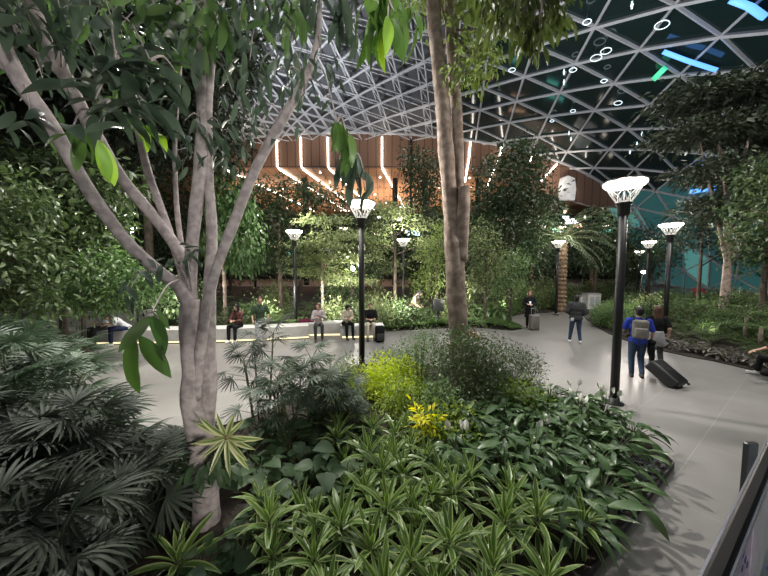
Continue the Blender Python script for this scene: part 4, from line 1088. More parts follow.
T(80, 8.3, [(110, 275, 30, 22, 0), (90, 300, 34, 16, 0), (140, 290, 26, 18, 0)], 3600, .15, 'l_ficus_mid', 'bushy small tree before the left end of the bench wall', r=.06, tpl=T_LEAF, clus_r=.15)
T(165, 12.6, [(165, 295, 26, 20, 0), (140, 280, 22, 22, 0), (190, 300, 20, 18, 0)], 3000, .2, 'l_deep', 'leafy small tree right behind the person in the white shirt', r=.06, clus_r=.2)
# right: flat-topped dark tree before the dome, its neighbour and others
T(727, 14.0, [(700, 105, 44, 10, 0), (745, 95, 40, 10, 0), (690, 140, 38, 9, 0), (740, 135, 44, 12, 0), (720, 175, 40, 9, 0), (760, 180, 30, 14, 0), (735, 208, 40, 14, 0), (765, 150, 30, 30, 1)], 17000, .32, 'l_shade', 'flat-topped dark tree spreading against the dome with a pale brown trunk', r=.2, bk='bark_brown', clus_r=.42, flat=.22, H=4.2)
T(700, 17, [(700, 215, 24, 18, 0), (690, 238, 18, 12, 0), (725, 235, 22, 14, 0), (745, 250, 24, 16, 0)], 3600, .2, 'l_shade', 'smaller dark tree left of the flat-topped one', r=.1, clus_r=.3, flat=.5)
T(765, 10.5, [(760, 215, 30, 26, 0), (780, 250, 30, 24, 0), (750, 245, 18, 16, 0), (775, 180, 30, 20, 0)], 4200, .18, 'l_deep', 'leafy tree at the right edge before the flat-topped one', r=.1, clus_r=.22)
T(650, 24, [(650, 262, 14, 14, 0), (665, 250, 14, 14, 0)], 1500, .25, 'l_dark', 'small dark tree far down the path among the lamps', r=.1, clus_r=.3)
T(596, 23, [(600, 232, 22, 18, 0), (588, 255, 18, 14, 0), (612, 258, 16, 14, 0)], 2600, .3, 'l_dark', 'dark tree behind the fronds of the date palm', r=.12, clus_r=.35)
for px, Y, py, lab in [(470, 30, 235, 'by the dense round tree'), (560, 32, 225, 'behind the date palm'), (380, 28, 225, 'behind the lacy olive tree'), (300, 27, 232, 'under the timber soffit'), (440, 26, 250, 'past the twin trunk'), (230, 26, 230, 'behind the straight pale trunk'), (120, 24, 215, 'behind the leaning branch'), (30, 22, 220, 'behind the far left tree'), (345, 34, 245, 'past the lit soffit'), (625, 34, 235, 'at the far end of the path'), (520, 26, 262, 'behind the person in black')]:
    T(px, Y, [(px, py, 30, 14, 0), (px - 20, py + 18, 24, 14, 0), (px + 22, py + 14, 24, 14, 0), (px, py + 34, 34, 14, 0)], 2600, .38, 'l_dark', 'distant dark tree ' + lab, r=.16, clus_r=.5, name='background_tree')

# date palm
def date_palm(px, Y, H, L, nf, label, r=.26, mt_='l_palm', leafL=.45, name='date_palm'):
    t_ = thing(name, label, 'palm', P(px, Y))
    a = MB(); zz_ = np.linspace(0, H, 34); a.tube([(0, 0, z) for z in zz_], [r * (1.15 if i % 2 else .92) * (1.1 - .2 * i / 34) for i in range(34)], 12, wob=.1); a.build('trunk', MATS['bark_palm'], t_, smooth=False)
    m_ = MB()
    for i in range(nf):
        el_ = math.radians(75 - 95 * (i / nf) ** 1.1); frond(m_, (0, 0, H + .1), i * 2.4, el_, L * RNG.uniform(.85, 1.1), RNG.uniform(1.0, 1.5), 22, leafL, wide=.9, rach=.025, arch=.9)
    m_.build('fronds', [MATS[mt_], MATS['cane']], t_)
    return t_
date_palm(562, 18.3, 4.3, 3.4, 46, 'date palm with a stout patterned trunk and wide drooping crown')
date_palm(593, 25, 4.4, 3.2, 34, 'more distant palm right of the stout date palm', r=.2)
date_palm(532, 22, 3.8, 2.6, 26, 'small palm left of the stout date palm', r=.16)

# undergrowth, many individual plants
up = [fern(15, .9, 'l_fern', 'x', nn=13, leafL=.16), fern(12, .8, 'l_deep', 'x', nn=12, leafL=.15),
      shrub([(0, 0, .45, .55, .5, .42)], 900, .10, 'l_shrub', 'x', clus_r=.12), shrub([(0, 0, .5, .6, .5, .45)], 900, .11, 'l_deep', 'x', clus_r=.12),
      broadleaf(.6, 22, .34, T_BIG, 'l_ficus_mid', 'leafy_plant', 'x', 'leafy plant', .5), shrub([(0, 0, .55, .5, .5, .55)], 900, .12, 'l_olive', 'x', clus_r=.13),
      shrub([(0, 0, .3, .5, .45, .26)], 650, .11, 'l_fern', 'x', clus_r=.1)]
used = [False] * len(up)
KN = ['arching pale fern', 'darker arching fern', 'bright small-leaved shrub', 'deep green shrub', 'large-leaved green plant', 'olive green bushy shrub', 'low fresh green ground plant']
def put(k, x, y, sc, where):
    lab, g = KN[k] + ' ' + where, KN[k] + 's ' + where
    p = up[k]
    if not used[k]:
        used[k] = True; p.location = (x, y, .03); p.scale = (sc,) * 3; p['label'] = lab; p['group'] = g
    else: dup(p, (x, y, .03), RNG.uniform(0, 6), sc, lab, g)
seats = []
# behind the bench and seats, back to the trees
for Y0, Y1, s0 in ((12.6, 13.4, .62), (13.6, 14.6, .8), (15, 16, 1.1), (17, 18.4, 1.4)):
    for px in np.arange(100 if Y0 < 13 else 40, 470, 21 if Y0 < 15 else 30):
        y = RNG.uniform(Y0, Y1); x = P(px + RNG.normal(0, 4), y)[0]
        if Y0 < 13 and px > 440: continue
        if not in_bed(2, x, y - .5) or not in_bed(2, x, y): continue
        k = int(RNG.choice([0, 0, 1, 2, 3, 4, 5, 5])); where = 'behind the curved bench wall' if px < 275 else ('behind the seated people and pale blocks' if px < 385 else 'between the slim lamp post and the twin trunk')
        if k == 2 and px < 300: k = 3
        put(k, x, y, s0 * RNG.uniform(1.0, 1.6), where)
for px in np.arange(470, 622, 12):
    for Y0 in (16.8, 19, 22):
        y = RNG.uniform(Y0, Y0 + 1.2); x = P(px + RNG.normal(0, 3), y)[0]
        if not in_bed(2, x, y - .4) or not in_bed(2, x + .4, y): continue
        put(int(RNG.choice([6, 6, 2, 0, 4])) if Y0 < 18 else int(RNG.choice([3, 5, 0])), x, y, RNG.uniform(.9, 1.3) * (1 if Y0 < 18 else 1.5), 'along the bed round the date palm')
for px in (478, 490, 500, 470, 484):
    y = RNG.uniform(14.4, 15.4); put(4, P(px, y)[0], y, 1.5, 'just behind the dark grassy mound')
for px, Y_, sc_, k in [(243, 12.1, 1.5, 0), (256, 12.0, 1.35, 2), (268, 12.1, 1.5, 0), (279, 12.2, 1.5, 0), (290, 12.3, 1.4, 0), (335, 12.9, 1.2, 5), (385, 12.9, 1.3, 5), (398, 12.9, 1.3, 2), (410, 13, 1.3, 3), (425, 13.4, 1.2, 6), (340, 12.9, 1, 2), (360, 13, 1.3, 3)]:
    put(k, P(px, Y_)[0], Y_, sc_, 'close behind the standing lamp and seats')
# dark grassy mound
a = MB(); n = 30000
pm = []
while len(pm) < n:
    x, y = RNG.uniform(-.5, 7.6), RNG.uniform(12.2, 17.2)
    if in_bed(2, x, y) and (x > 1.8 or y < 13.1) and y < 14.6 + max(0, x - 4.5) * .9: pm.append((x, y, .08 + .2 * max(0, math.sin((y - 12.2) * 1.2)) * (x < 5.4)))
a.inst(T_SMALL, np.array(pm), frames(np.stack([RNG.normal(0, .6, n), RNG.normal(0, .6, n), np.ones(n)], 1)), RNG.uniform(.05, .11, n))
gr_ = a.build('grass', MATS['l_grass']); tag(gr_, 'dark clipped grassy groundcover at the rounded tip of the far bed', 'groundcover', None, 'stuff')

# right bed: dark purple edging plants, then ferns and shrubs
edge = [p_ for p_ in BEDS[3]]
pr = [broadleaf(.22, 26, .17, T_LEAF, 'l_purple', 'edging_plant', 'x', 'edging plant', .26) for _ in range(3)]
E3 = [Vector(p_) for p_ in [(9.95, 6.0), (9.75, 7.0), (9.6, 7.6), (9.45, 8.3), (9.1, 9.3), (9.3, 11), (9.8, 12.6)]]
cnt = 0
for i in range(len(E3) - 1):
    L_ = (E3[i + 1] - E3[i]).length; m = max(1, int(L_ / .33))
    for k in range(m):
        for row in (.28, .62, .98):
            p_ = E3[i].lerp(E3[i + 1], k / m) + Vector((row, .05)) + Vector((RNG.normal(0, .05), RNG.normal(0, .05)))
            lab, g = 'low dark purplish leafy plant edging the bed beside the couple with the suitcase', 'dark edging plants'
            if cnt < 3: q = pr[cnt]; q.location = (p_.x, p_.y, .04); q['label'] = lab; q['group'] = g
            else: dup(pr[cnt % 3], (p_.x, p_.y, .04), RNG.uniform(0, 6), RNG.uniform(.9, 1.35), lab, g)
            cnt += 1
for ix in range(9):
    for iy in range(11):
        x = 10.9 + ix * .85 + RNG.normal(0, .15); y = 5.8 + iy * .95 + RNG.normal(0, .15)
        x += max(0, (y - 12)) * .5
        if not in_bed(3, x - .4, y) or x > 10 + y * .95: continue
        where = 'in the bed right of the couple, near its dark edging' if ix < 4 else 'deep in the bed beneath the flat-topped tree'
        put(int(RNG.choice([0, 1, 1, 3, 6, 4, 5])), x, y, RNG.uniform(.8, 1.25) * (1 + .08 * ix), where)
for k in range(26):
    y = RNG.uniform(15, 24); x = 11 + (y - 15) * .75 + RNG.uniform(.8, 9)
    if in_bed(3, x, y): put(int(RNG.choice([2, 6, 3, 5, 2])), x, y, RNG.uniform(.8, 1.2), 'at the far end of the path by the dome foot')
for k in range(70):
    y = RNG.uniform(11.5, 22); x = 9.2 + max(0, min(y, 17) - 12) * .46 + max(0, y - 17) * .7 + RNG.uniform(.2, 1.1)
    if not 570 < 384 + 295 * x / y < 606 and in_bed(3, x - .15, y) and in_bed(3, x, y + .15): put(int(RNG.choice([6, 6, 2])), x, y, RNG.uniform(.7, 1.0), 'on the left rim of the bed, past the dark edging')
for k in range(40):
    y = RNG.uniform(18.2, 30); x = 10.4 + (y - 18) * 1.3 - RNG.uniform(.5, 3)
    if 570 < 384 + 295 * x / y < 606 and y < 22: continue
    if in_bed(2, x, y) and in_bed(2, x + .25, y): put(int(RNG.choice([6, 2, 3, 5])), x, y, RNG.uniform(1.0, 1.5), 'at the far side of the paving by the pale bins')
# clipped bright hedge
a = MB(); 
for k in range(1):
    leaf_cloud(a, [(q, 0, .32, .5, .45, .3) for q in np.arange(-3.0, 3.1, .6)], 6500, .10, T_SMALL, clus_r=.1, down=-.3)
t = thing('hedge', 'low clipped bright green hedge crossing behind the walking couple', 'hedge', (14.4, 16.4, .03), .45)
a.build('foliage', MATS['l_fern'], t); a = MB(); [a.tube([(q, 0, 0), (q + .1, 0, .4)], .02, 5) for q in np.arange(-2.9, 3, .6)]; a.build('stems', MATS['twig'], t)
# young palms among the ferns at the right edge
for k, (px, Y, H) in enumerate([(750, 10, 1.6), (766, 9.2, 1.3), (742, 12.5, 1.8)]):
    t_ = thing('young_palm', ['young feathery palm standing tallest in the right bed', 'young feathery palm at the right edge above the crouching person', 'young feathery palm behind the brown trunk of the flat-topped tree'][k], 'palm', P(px, Y)); a = MB()
    for i in range(11): frond(a, (0, 0, H * .55), i * 2.4, math.radians(RNG.uniform(30, 80)), 1.2, RNG.uniform(1, 1.7), 14, .3, wide=1.3)
    a.build('fronds', [MATS['l_fern'], MATS['cane']], t_); a = MB(); a.tube([(0, 0, 0), (0, 0, H * .6)], .05, 8); a.build('trunk', MATS['bark_brown'], t_)
for k in range(len(up)):
    if not used[k]: 
        for ch in list(up[k].children): bpy.data.objects.remove(ch)
        bpy.data.objects.remove(up[k])
# ================================================================== people
def skinmat(name, col): return mat(name, col, .55, noise_amt=.08, noise_scale=6)
SK1 = skinmat('skin_light', (.55, .34, .25)); SK2 = skinmat('skin_mid', (.42, .25, .17))
def cloth(name, col, amt=.25): return mat(name, col, .85, noise_amt=amt, noise_scale=7, bump=.2, spec=.2)
def capsule(mb, p0, p1, r0, r1, sides=10):
    mb.tube([p0, p1], [r0, r1], sides); mb.ball(p0, r0, sides, 6); mb.ball(p1, r1, sides, 6)
def remeshed(mb, name, m, parent, voxel, smooth_it=4, sf=.5):
    o = mb.build(name, m, None)
    md = o.modifiers.new('r', 'REMESH'); md.mode = 'VOXEL'; md.voxel_size = voxel; md.use_smooth_shade = True
    sm = o.modifiers.new('s', 'SMOOTH'); sm.iterations = smooth_it; sm.factor = sf
    dg = bpy.context.evaluated_depsgraph_get(); dg.update()
    me = bpy.data.meshes.new_from_object(o.evaluated_get(dg)); me.name = name
    o.modifiers.clear(); o.data = me; o.parent = parent
    return o
def V3(*a): return Vector(a)
def hand(mb, wrist, d, side, curl=.5):
    """palm, four fingers and a thumb; d is the pointing direction, side -1/1 tells which way the thumb leaves"""
    d = d.normalized(); up = V3(0, 0, 1) if abs(d.z) < .85 else V3(0, 1, 0)
    s_ = d.cross(up).normalized(); n_ = s_.cross(d).normalized()
    if d.z < -.85: s_, n_ = V3(0, 1, 0) - d * d.y, V3(-side, 0, 0); s_.normalize()
    pc = wrist + d * .05
    capsule(mb, wrist, wrist + d * .03, .026, .030, 8)
    for q in (-.024, -.008, .008, .024): capsule(mb, wrist + d * .02 + s_ * q * .7, wrist + d * .085 + s_ * q, .014, .0115, 6)
    for k, q in enumerate((-.026, -.009, .009, .025)):
        L = (.034, .041, .038, .029)[k if side > 0 else 3 - k]
        b = wrist + d * .088 + s_ * q
        m1 = b + (d * math.cos(curl * .6) - n_ * math.sin(curl * .6)) * L; m2 = m1 + (d * math.cos(curl * 1.5) - n_ * math.sin(curl * 1.5)) * L * .85
        capsule(mb, b, m1, .0098, .0088, 6); capsule(mb, m1, m2, .0088, .0072, 6)
    tb_ = wrist + d * .025 + s_ * .024 * side
    t1_ = tb_ + (d * .6 + s_ * .8 * side).normalized() * .035; t2_ = t1_ + (d * .9 + s_ * .35 * side - n_ * .2).normalized() * .03
    capsule(mb, tb_, t1_, .013, .011, 6); capsule(mb, t1_, t2_, .0105, .008, 6)
def person(label, loc, rz, ph, legs, arms, lean=0, head=0, turn=0, skin=SK1, shirt=None, trousers=None, shoes=None, hair=None, hairlen=0, sleeve=.45, skirt=0, voxel=.010, f=1.0, jacket=0, toes=None, cap_=None, tilt=0, group=None):
    t = thing('person', label, 'person', loc, rz, group)
    pel = V3(0, 0, ph); s_ = V3(tilt, math.sin(lean), math.cos(lean)).normalized()
    r_ = V3(1, 0, 0) - s_ * s_.x; r_.normalize(); fw = s_.cross(r_) * -1
    fw = V3(0, math.cos(lean), -math.sin(lean))
    sc_ = pel + s_ * .46; nk = pel + s_ * .55; hd = V3(math.sin(turn) * math.sin(head), math.cos(turn) * math.sin(head), math.cos(head))
    hf = (V3(math.sin(turn), math.cos(turn), 0) - hd * (V3(math.sin(turn), math.cos(turn), 0).dot(hd))).normalized()
    hc = nk + hd * .135 + hf * .015
    Rt = Matrix((r_, fw, s_)).transposed(); Rh = Matrix((hf.cross(hd), hf, hd)).transposed()
    sw = .172 * f
    SH = [sc_ + r_ * sw * q for q in (-1, 1)]; HP = [pel + r_ * .088 * q - s_ * .03 for q in (-1, 1)]
    def torso(mb, g):
        mb.ball(pel + s_ * .0, (.155 * f + g, .108 + g, .11 + g), 14, 10, rot=Rt)
        mb.ball(pel + s_ * .16, (.130 * f + g, .094 + g, .15 + g), 14, 10, rot=Rt)
        mb.ball(pel + s_ * .34, (.158 * f + g, .108 + g, .165 + g), 14, 10, rot=Rt)
        for a_ in SH: capsule(mb, sc_ - s_ * .005, a_, .062 + g, .05 + g)
    b = MB(); torso(b, 0)
    capsule(b, sc_, nk + hd * .04, .058, .05)
    b.ball(hc, (.074, .092, .112), 14, 10, rot=Rh); b.ball(hc + hf * .025 - hd * .065, (.05, .052, .045), 10, 8, rot=Rh)
    capsule(b, hc + hf * .086 + hd * .015, hc + hf * .104 - hd * .02, .008, .014, 6)                                 # nose
    for q in (-1, 1): b.ball(hc + Rh @ V3(.075 * q, -.005, -.01), (.012, .02, .03), 8, 6, rot=Rh)                     # ears
    capsule(b, hc + Rh @ V3(-.018, .078, -.055), hc + Rh @ V3(.018, .078, -.055), .009, .009, 6)                     # lips
    toes = toes or [V3(0, 1, 0), V3(0, 1, 0)]
    for i, (kn, an) in enumerate(legs):
        kn, an = V3(*kn), V3(*an)
        capsule(b, HP[i], kn, .082 * f, .054); capsule(b, kn, kn.lerp(an, .35), .052, .054); capsule(b, kn.lerp(an, .35), an, .054, .034)
        capsule(b, an - V3(0, 0, .03), an + toes[i] * .14 - V3(0, 0, .045), .036, .028)
    for i, (el, wr) in enumerate(arms):
        el, wr = V3(*el), V3(*wr); capsule(b, SH[i], el, .046 * f, .036); capsule(b, el, wr, .037, .024)
        hand(b, wr, (wr - el), 1 if i == 0 else -1, .7)
    body = remeshed(b, 'body', skin, t, voxel, 2, .4); 
    # eyes
    e_ = MB()
    for q in (-1, 1): e_.ball(hc + Rh @ V3(.03 * q, .083, .012), (.013, .008, .008), 8, 6, rot=Rh)
    e_.build('eyes', MATS['eye'], t)
    if shirt:
        b = MB(); g = .016 + jacket; torso(b, g); capsule(b, sc_, nk - s_ * .015, .066 + g, .058 + jacket * .6)
        b.ball(pel + s_ * -.03, (.165 * f + g, .112 + g, .09), 14, 8, rot=Rt)
        for i, (el, wr) in enumerate(arms):
            el, wr = V3(*el), V3(*wr)
            if sleeve <= .5: capsule(b, SH[i], SH[i].lerp(el, sleeve * 2), .054 + g, .046 + g)
            else: capsule(b, SH[i], el, .05 + g, .042 + g); capsule(b, el, el.lerp(wr, (sleeve - .5) * 2), .042 + g, .030 + g)
        remeshed(b, 'shirt' if not jacket else 'jacket', shirt, t, .014)
    if trousers:
        b = MB(); b.ball(pel - s_ * .02, (.165 * f + .01, .116 + .012, .10), 14, 8, rot=Rt)
        for i, (kn, an) in enumerate(legs):
            kn, an = V3(*kn), V3(*an); capsule(b, HP[i], kn, .094 * f, .068); capsule(b, kn, an.lerp(kn, .1), .068, .052)
        if skirt: b.tube([pel + s_ * .05, pel - V3(0, 0, skirt)], [.15, .21], 14)
        remeshed(b, 'trousers' if not skirt else 'skirt', trousers, t, .014)
    if shoes:
        for i, (kn, an) in enumerate(legs):
            an = V3(*an); b = MB(); h0 = an - V3(0, 0, .035)
            capsule(b, h0 - toes[i] * .03, h0 + toes[i] * .15 - V3(0, 0, .004), .042, .038); b.ball(an, .045, 10, 6)
            remeshed(b, 'shoe', shoes, t, .012)
    if hair:
        b = MB(); b.ball(hc + hd * .022 - hf * .018, (.086, .098, .108), 14, 10, rot=Rh)
        b.ball(hc - hf * .04 - hd * .03, (.078, .07, .08), 12, 8, rot=Rh)
        if hairlen:
            for q in (-.06, -.03, 0, .03, .06): capsule(b, hc + Rh @ V3(q, -.05, -.02), hc + Rh @ V3(q * 1.15, -.075, 0) - V3(0, 0, hairlen), .042, .022)
            for q in (-1, 1): capsule(b, hc + Rh @ V3(.068 * q, .0, .02), hc + Rh @ V3(.078 * q, -.01, 0) - V3(0, 0, hairlen * .7), .03, .018)
        remeshed(b, 'hair', hair, t, .012)
    if cap_:
        b = MB(); b.ball(hc + hd * .03, (.094, .106, .095), 12, 8, rot=Rh); b.ball(hc + hf * .1 + hd * .05, (.07, .07, .012), 10, 6, rot=Rh); remeshed(b, 'cap', cap_, t, .012)
    t['_'] = 0; del t['_']
    return t, dict(pel=pel, sc=sc_, hc=hc, SH=SH, s=s_, fw=fw)
mat('eye', (.03, .02, .02), .2)
BLK = mat('hair_black', (.012, .010, .010), .5, noise_amt=.5, noise_scale=30, bump=.4); BRN = mat('hair_brown', (.10, .05, .03), .5, noise_amt=.5, noise_scale=30, bump=.4)
c_blue = cloth('cloth_blue', (.03, .06, .42)); c_navy = cloth('denim', (.045, .075, .13)); c_black = cloth('cloth_black', (.012, .012, .015)); c_grey = cloth('cloth_grey', (.30, .30, .31)); c_dkgrey = cloth('cloth_darkgrey', (.05, .055, .055))
c_white = cloth('cloth_white', (.62, .62, .66), .1); c_cream = cloth('cloth_cream', (.66, .60, .48), .15); c_pink = cloth('cloth_pink', (.52, .45, .47), .3); c_maroon = cloth('cloth_maroon', (.14, .02, .05)); c_plaid = cloth('cloth_plaid', (.20, .09, .08), .9); c_red = cloth('cloth_red', (.42, .04, .05))
s_white = mat('shoe_white', (.7, .7, .68), .5); s_dark = mat('shoe_dark', (.03, .03, .03), .5)
# the walking couple (seen from behind: they face away from the viewer)
g = G(636, 378)
hz = math.atan2(-.35, 1)       # heading: into the picture, a little to the right
man, J = person('man walking away in a blue T-shirt and jeans with a grey backpack', g, -.55, .93,
    [((-.10, .04, .50), (-.09, -.02, .09)), ((.08, .10, .52), (.08, -.14, .13))], [((-.27, .06, 1.16), (-.33, .22, .98)), ((.26, -.02, 1.14), (.25, .10, .93))],
    shirt=c_blue, trousers=c_navy, shoes=s_dark, hair=BLK, sleeve=.4, f=1.08, turn=-.1)
man.scale = (1.0,) * 3
def place_on(p, off, rz=0):
    c, s = math.cos(p.rotation_euler.z), math.sin(p.rotation_euler.z)
    return (p.location.x + off[0] * c - off[1] * s, p.location.y + off[0] * s + off[1] * c, p.location.z + off[2])
bk = thing('backpack', 'grey backpack on the back of the man in the blue shirt', 'backpack', place_on(man, (0, -.20, 1.0)), man.rotation_euler.z)
def bevel_box(name, size, c, m, parent, bv=.03, seg=3, rz=0):
    a = MB(); a.box((0, 0, 0), size); o = a.build(name, m, parent, loc=c); q = o.modifiers.new('b', 'BEVEL'); q.width = bv; q.segments = seg; o.rotation_euler.z = rz; return o
c_bag = cloth('bag_grey', (.20, .19, .17), .3)
bevel_box('bag_body', (.30, .16, .44), (0, 0, .22), c_bag, bk, .06, 4)
bevel_box('front_pocket', (.24, .06, .22), (0, -.095, .15), cloth('bag_grey_b', (.27, .26, .24), .3), bk, .025, 3)
for q in (-1, 1):
    a = MB(); a.tube([(q * .11, .06, .42), (q * .12, .12, .50), (q * .13, .22, .48), (q * .14, .34, .40), (q * .14, .34, .22), (q * .15, .24, .06), (q * .13, .08, .03)], .018, 6, smooth=3); a.build('strap', MATS['cloth_black'], bk)
a = MB(); a.tube([(-.03, -.0, .44), (0, -.0, .48), (.03, -.0, .44)], .01, 6, smooth=3); a.build('handle', MATS['cloth_black'], bk)
# dark jacket hanging from his right arm
t = thing('jacket', 'dark jacket carried over the right forearm of the man in blue', 'jacket', place_on(man, (.25, .02, .62)), man.rotation_euler.z)
a = MB(); a.ball((0, 0, .28), (.09, .10, .07)); a.ball((0, 0, .12), (.075, .11, .2)); a.ball((.02, -.03, -.02), (.05, .07, .16)); remeshed(a, 'cloth', c_black, t, .014)
g2 = G(655, 367)
wom, J2 = person('woman walking away in black top, long brown hair and a grey jacket round her waist', (g2.x, g2.y, 0), -.6, .86,
    [((-.08, .10, .47), (-.08, .02, .09)), ((.08, .02, .47), (.09, -.16, .12))], [((-.23, .02, 1.07), (-.20, .12, .88)), ((.24, -.04, 1.06), (.25, .10, .92))],
    shirt=c_black, trousers=c_dkgrey, shoes=s_dark, hair=BRN, hairlen=.26, sleeve=.35, f=.92)
wj = MB(); wj.tube([(0, 0, .99), (0, 0, .9), (0, -.01, .7), (0, -.01, .60)], [.150, .175, .205, .20], 14, smooth=2, wob=.2); wj.ball((0, .14, .93), (.06, .04, .04))
o = remeshed(wj, 'tied_jacket', c_grey, wom, .014); tag(o, 'pale grey jacket tied round the waist')
# suitcase pulled behind, tilted
sg = G(681, 388)
def suitcase(label, loc, rz, tilt, w, d_, h, m, handle=.45):
    t_ = thing('suitcase', label, 'suitcase', loc, rz); t_.rotation_euler.x = tilt
    bevel_box('shell', (w, d_, h), (0, 0, h / 2 + .05), m, t_, .05, 4)
    a = MB(); [a.box((q * w, -d_ / 2 - .004, h / 2 + .05), (.012, .012, h * .85)) for q in (-.3, -.15, 0, .15, .3)]; a.build('ribs', m, t_)
    for qx in (-1, 1):
        for qy in (-1, 1):
            a = MB(); a.tube([(qx * w * .4 - .012, qy * d_ * .3, .025), (qx * w * .4 + .012, qy * d_ * .3, .025)], .026, 10); a.build('wheel', MATS['pole'], t_)
    if handle:
        a = MB(); [a.tube([(q * .1, d_ * .3, h), (q * .1, d_ * .3, h + handle)], .009, 6) for q in (-1, 1)]; a.tube([(-.12, d_ * .3, h + handle), (.12, d_ * .3, h + handle)], .016, 8); a.build('handle', mat('hm%d' % len(MATS), (.45, .45, .47), .3, metal=.8), t_)
    return t_
c_case = mat('case_black', (.012, .014, .014), .45)
suitcase('black wheeled suitcase tilted and pulled behind the woman', (sg.x - .02, sg.y - .05, .02), .35, -.95, .42, .26, .64, c_case, .45)
# man in the dark jacket
g = G(575, 343)
p3, _ = person('person in a dark grey padded jacket and blue jeans walking away with hands before them', g, -.5, .92,
    [((-.13, .05, .48), (-.17, .0, .09)), ((.11, .08, .48), (.15, -.04, .09))], [((-.27, -.02, 1.13), (-.14, .16, 1.02)), ((.28, -.02, 1.13), (.15, .16, 1.0))],
    shirt=c_dkgrey, trousers=c_navy, shoes=s_white, hair=BLK, sleeve=.98, jacket=.03, f=1.05)
bevel_box('pocket_paper', (.10, .02, .12), (-.12, -.155, .86), MATS['cloth_white'], p3, .006, 1)['label'] = 'white paper at the back pocket'
# standing woman in black with small grey suitcase
g = G(534, 330); 
p4, _ = person('woman standing in a long black coat with reddish hair behind a small grey suitcase', (g.x, g.y + .45, 0), PI - .4, .87,
    [((-.08, .02, .46), (-.08, 0, .09)), ((.08, .02, .46), (.08, 0, .09))], [((-.24, .02, 1.09), (-.10, .24, 1.08)), ((.23, .02, 1.07), (.12, .26, 1.10))],
    shirt=c_black, trousers=c_black, shoes=s_dark, hair=mat('hair_red', (.18, .05, .04), .5), hairlen=.14, sleeve=.95, skirt=.38, f=.95, jacket=.01, head=.2)
suitcase('small upright grey suitcase before the woman in the black coat', (g.x - .0, g.y, 0), .15, 0, .40, .24, .62, mat('case_grey', (.21, .19, .18), .5, noise_amt=.3, noise_scale=20), .32)
bevel_box('phone', (.075, .01, .15), place_on(p4, (0, .36, 1.16)), MATS['screen'], None, .004, 1, PI - .4); o = bpy.data.objects['phone']; tag(o, 'pale phone held out by the woman in the black coat', 'phone')

# seated people: facing the plaza (towards the viewer)
def sit(px, py, label, rz, seat=.50, **k):
    g = G(px, py); kn = k.pop('knee', .42); ft = k.pop('foot', .44)
    legs = k.pop('legs', [((-.12, kn, seat + .08), (-.12, ft, .09)), ((.12, kn, seat + .08), (.12, ft, .09))])
    arms = k.pop('arms', [((-.22, .16, seat + .26), (-.06, .36, seat + .28)), ((.22, .16, seat + .26), (.06, .36, seat + .28))])
    c, s = math.cos(rz), math.sin(rz)
    gy = g.y
    if px < 240:
        gy = float(np.interp(g.x, [q[0] for q in BCH], [q[1] for q in BCH])) - .12
        g = Vector((g.x * gy / g.y, gy, 0))
    loc = (g.x - (-s * ft), gy - (c * ft), 0)
    return person(label, loc, rz, seat + .09, legs, arms, **k)
R_ = PI
p5, _ = sit(111, 347, 'seated person in a white shirt and dark trousers bent far forward over a phone', R_ - .75, lean=.78, head=1.25, shirt=c_white, trousers=cloth('cloth_navy', (.02, .03, .07)), shoes=s_white, hair=BLK, sleeve=.45, arms=[((-.24, .34, .76), (-.05, .55, .74)), ((.24, .34, .76), (.05, .55, .74))], f=1.08)
p6, _ = sit(92, 346, 'seated person in a pale shirt left of the one bent over a phone', R_ - .3, lean=.35, head=.6, shirt=c_white, trousers=c_dkgrey, shoes=s_dark, hair=BLK, sleeve=.45)
p7, _ = sit(232, 347, 'seated woman with long dark hair in a patterned brown top and black trousers', R_ - .1, lean=.12, head=.5, shirt=c_plaid, trousers=c_black, shoes=s_white, hair=BLK, hairlen=.25, sleeve=.9, f=.92)
p8, _ = sit(319, 342, 'seated woman with reddish brown hair and a pale pink grey top', R_ + .25, lean=.1, head=.3, shirt=c_pink, trousers=c_dkgrey, shoes=s_dark, hair=BRN, hairlen=.08, sleeve=.9, f=.92, turn=.3, arms=[((-.24, .12, .80), (-.05, .32, .95)), ((.23, .14, .78), (.08, .34, .86))])
p9, _ = sit(350, 340, 'seated person in a cream top leaning forward beside the lamp post', R_ + .5, lean=.35, head=.75, shirt=c_cream, trousers=c_black, shoes=s_dark, hair=BLK, sleeve=.9, f=.95, hairlen=.12)
p10, _ = sit(371, 341, 'seated person in black just right of the lamp post', R_ + .1, lean=.15, head=.3, shirt=c_black, trousers=c_cream, shoes=s_dark, hair=BRN, sleeve=.6)
g = G(377, 342); t = thing('backpack', 'dark upright backpack on the paving right of the seated person in black', 'backpack', (g.x + .1, g.y, 0), .2)
bevel_box('bag_body', (.34, .22, .6), (0, 0, .3), c_black, t, .08, 4); bevel_box('front_pocket', (.26, .06, .26), (0, -.13, .2), c_dkgrey, t, .02, 2)
g = G(303, 337); t = thing('bag', 'dark red bag resting behind the small pale seat', 'bag', (g.x, g.y + .55, 0), .2); bevel_box('bag_body', (.62, .3, .62), (0, 0, .31), c_maroon, t, .1, 4); a = MB(); a.tube([(-.12, 0, .6), (0, 0, .74), (.12, 0, .6)], .015, 6, smooth=4); a.build('handle', c_black, t)
p12 = P(259, 9.9)
p11, _ = person('person in a green shirt and pale trousers standing behind the tall dark lady palm', (p12[0], 9.9, 0), R_ + .5, .90, [((-.1, .02, .48), (-.1, 0, .09)), ((.1, .02, .48), (.1, 0, .09))], [((-.26, 0, 1.12), (-.24, .1, .9)), ((.26, 0, 1.12), (.24, .1, .9))], shirt=cloth('cloth_green', (.05, .08, .05)), trousers=c_white, shoes=s_dark, hair=BRN, head=.2)
q = P(412, 13.1)
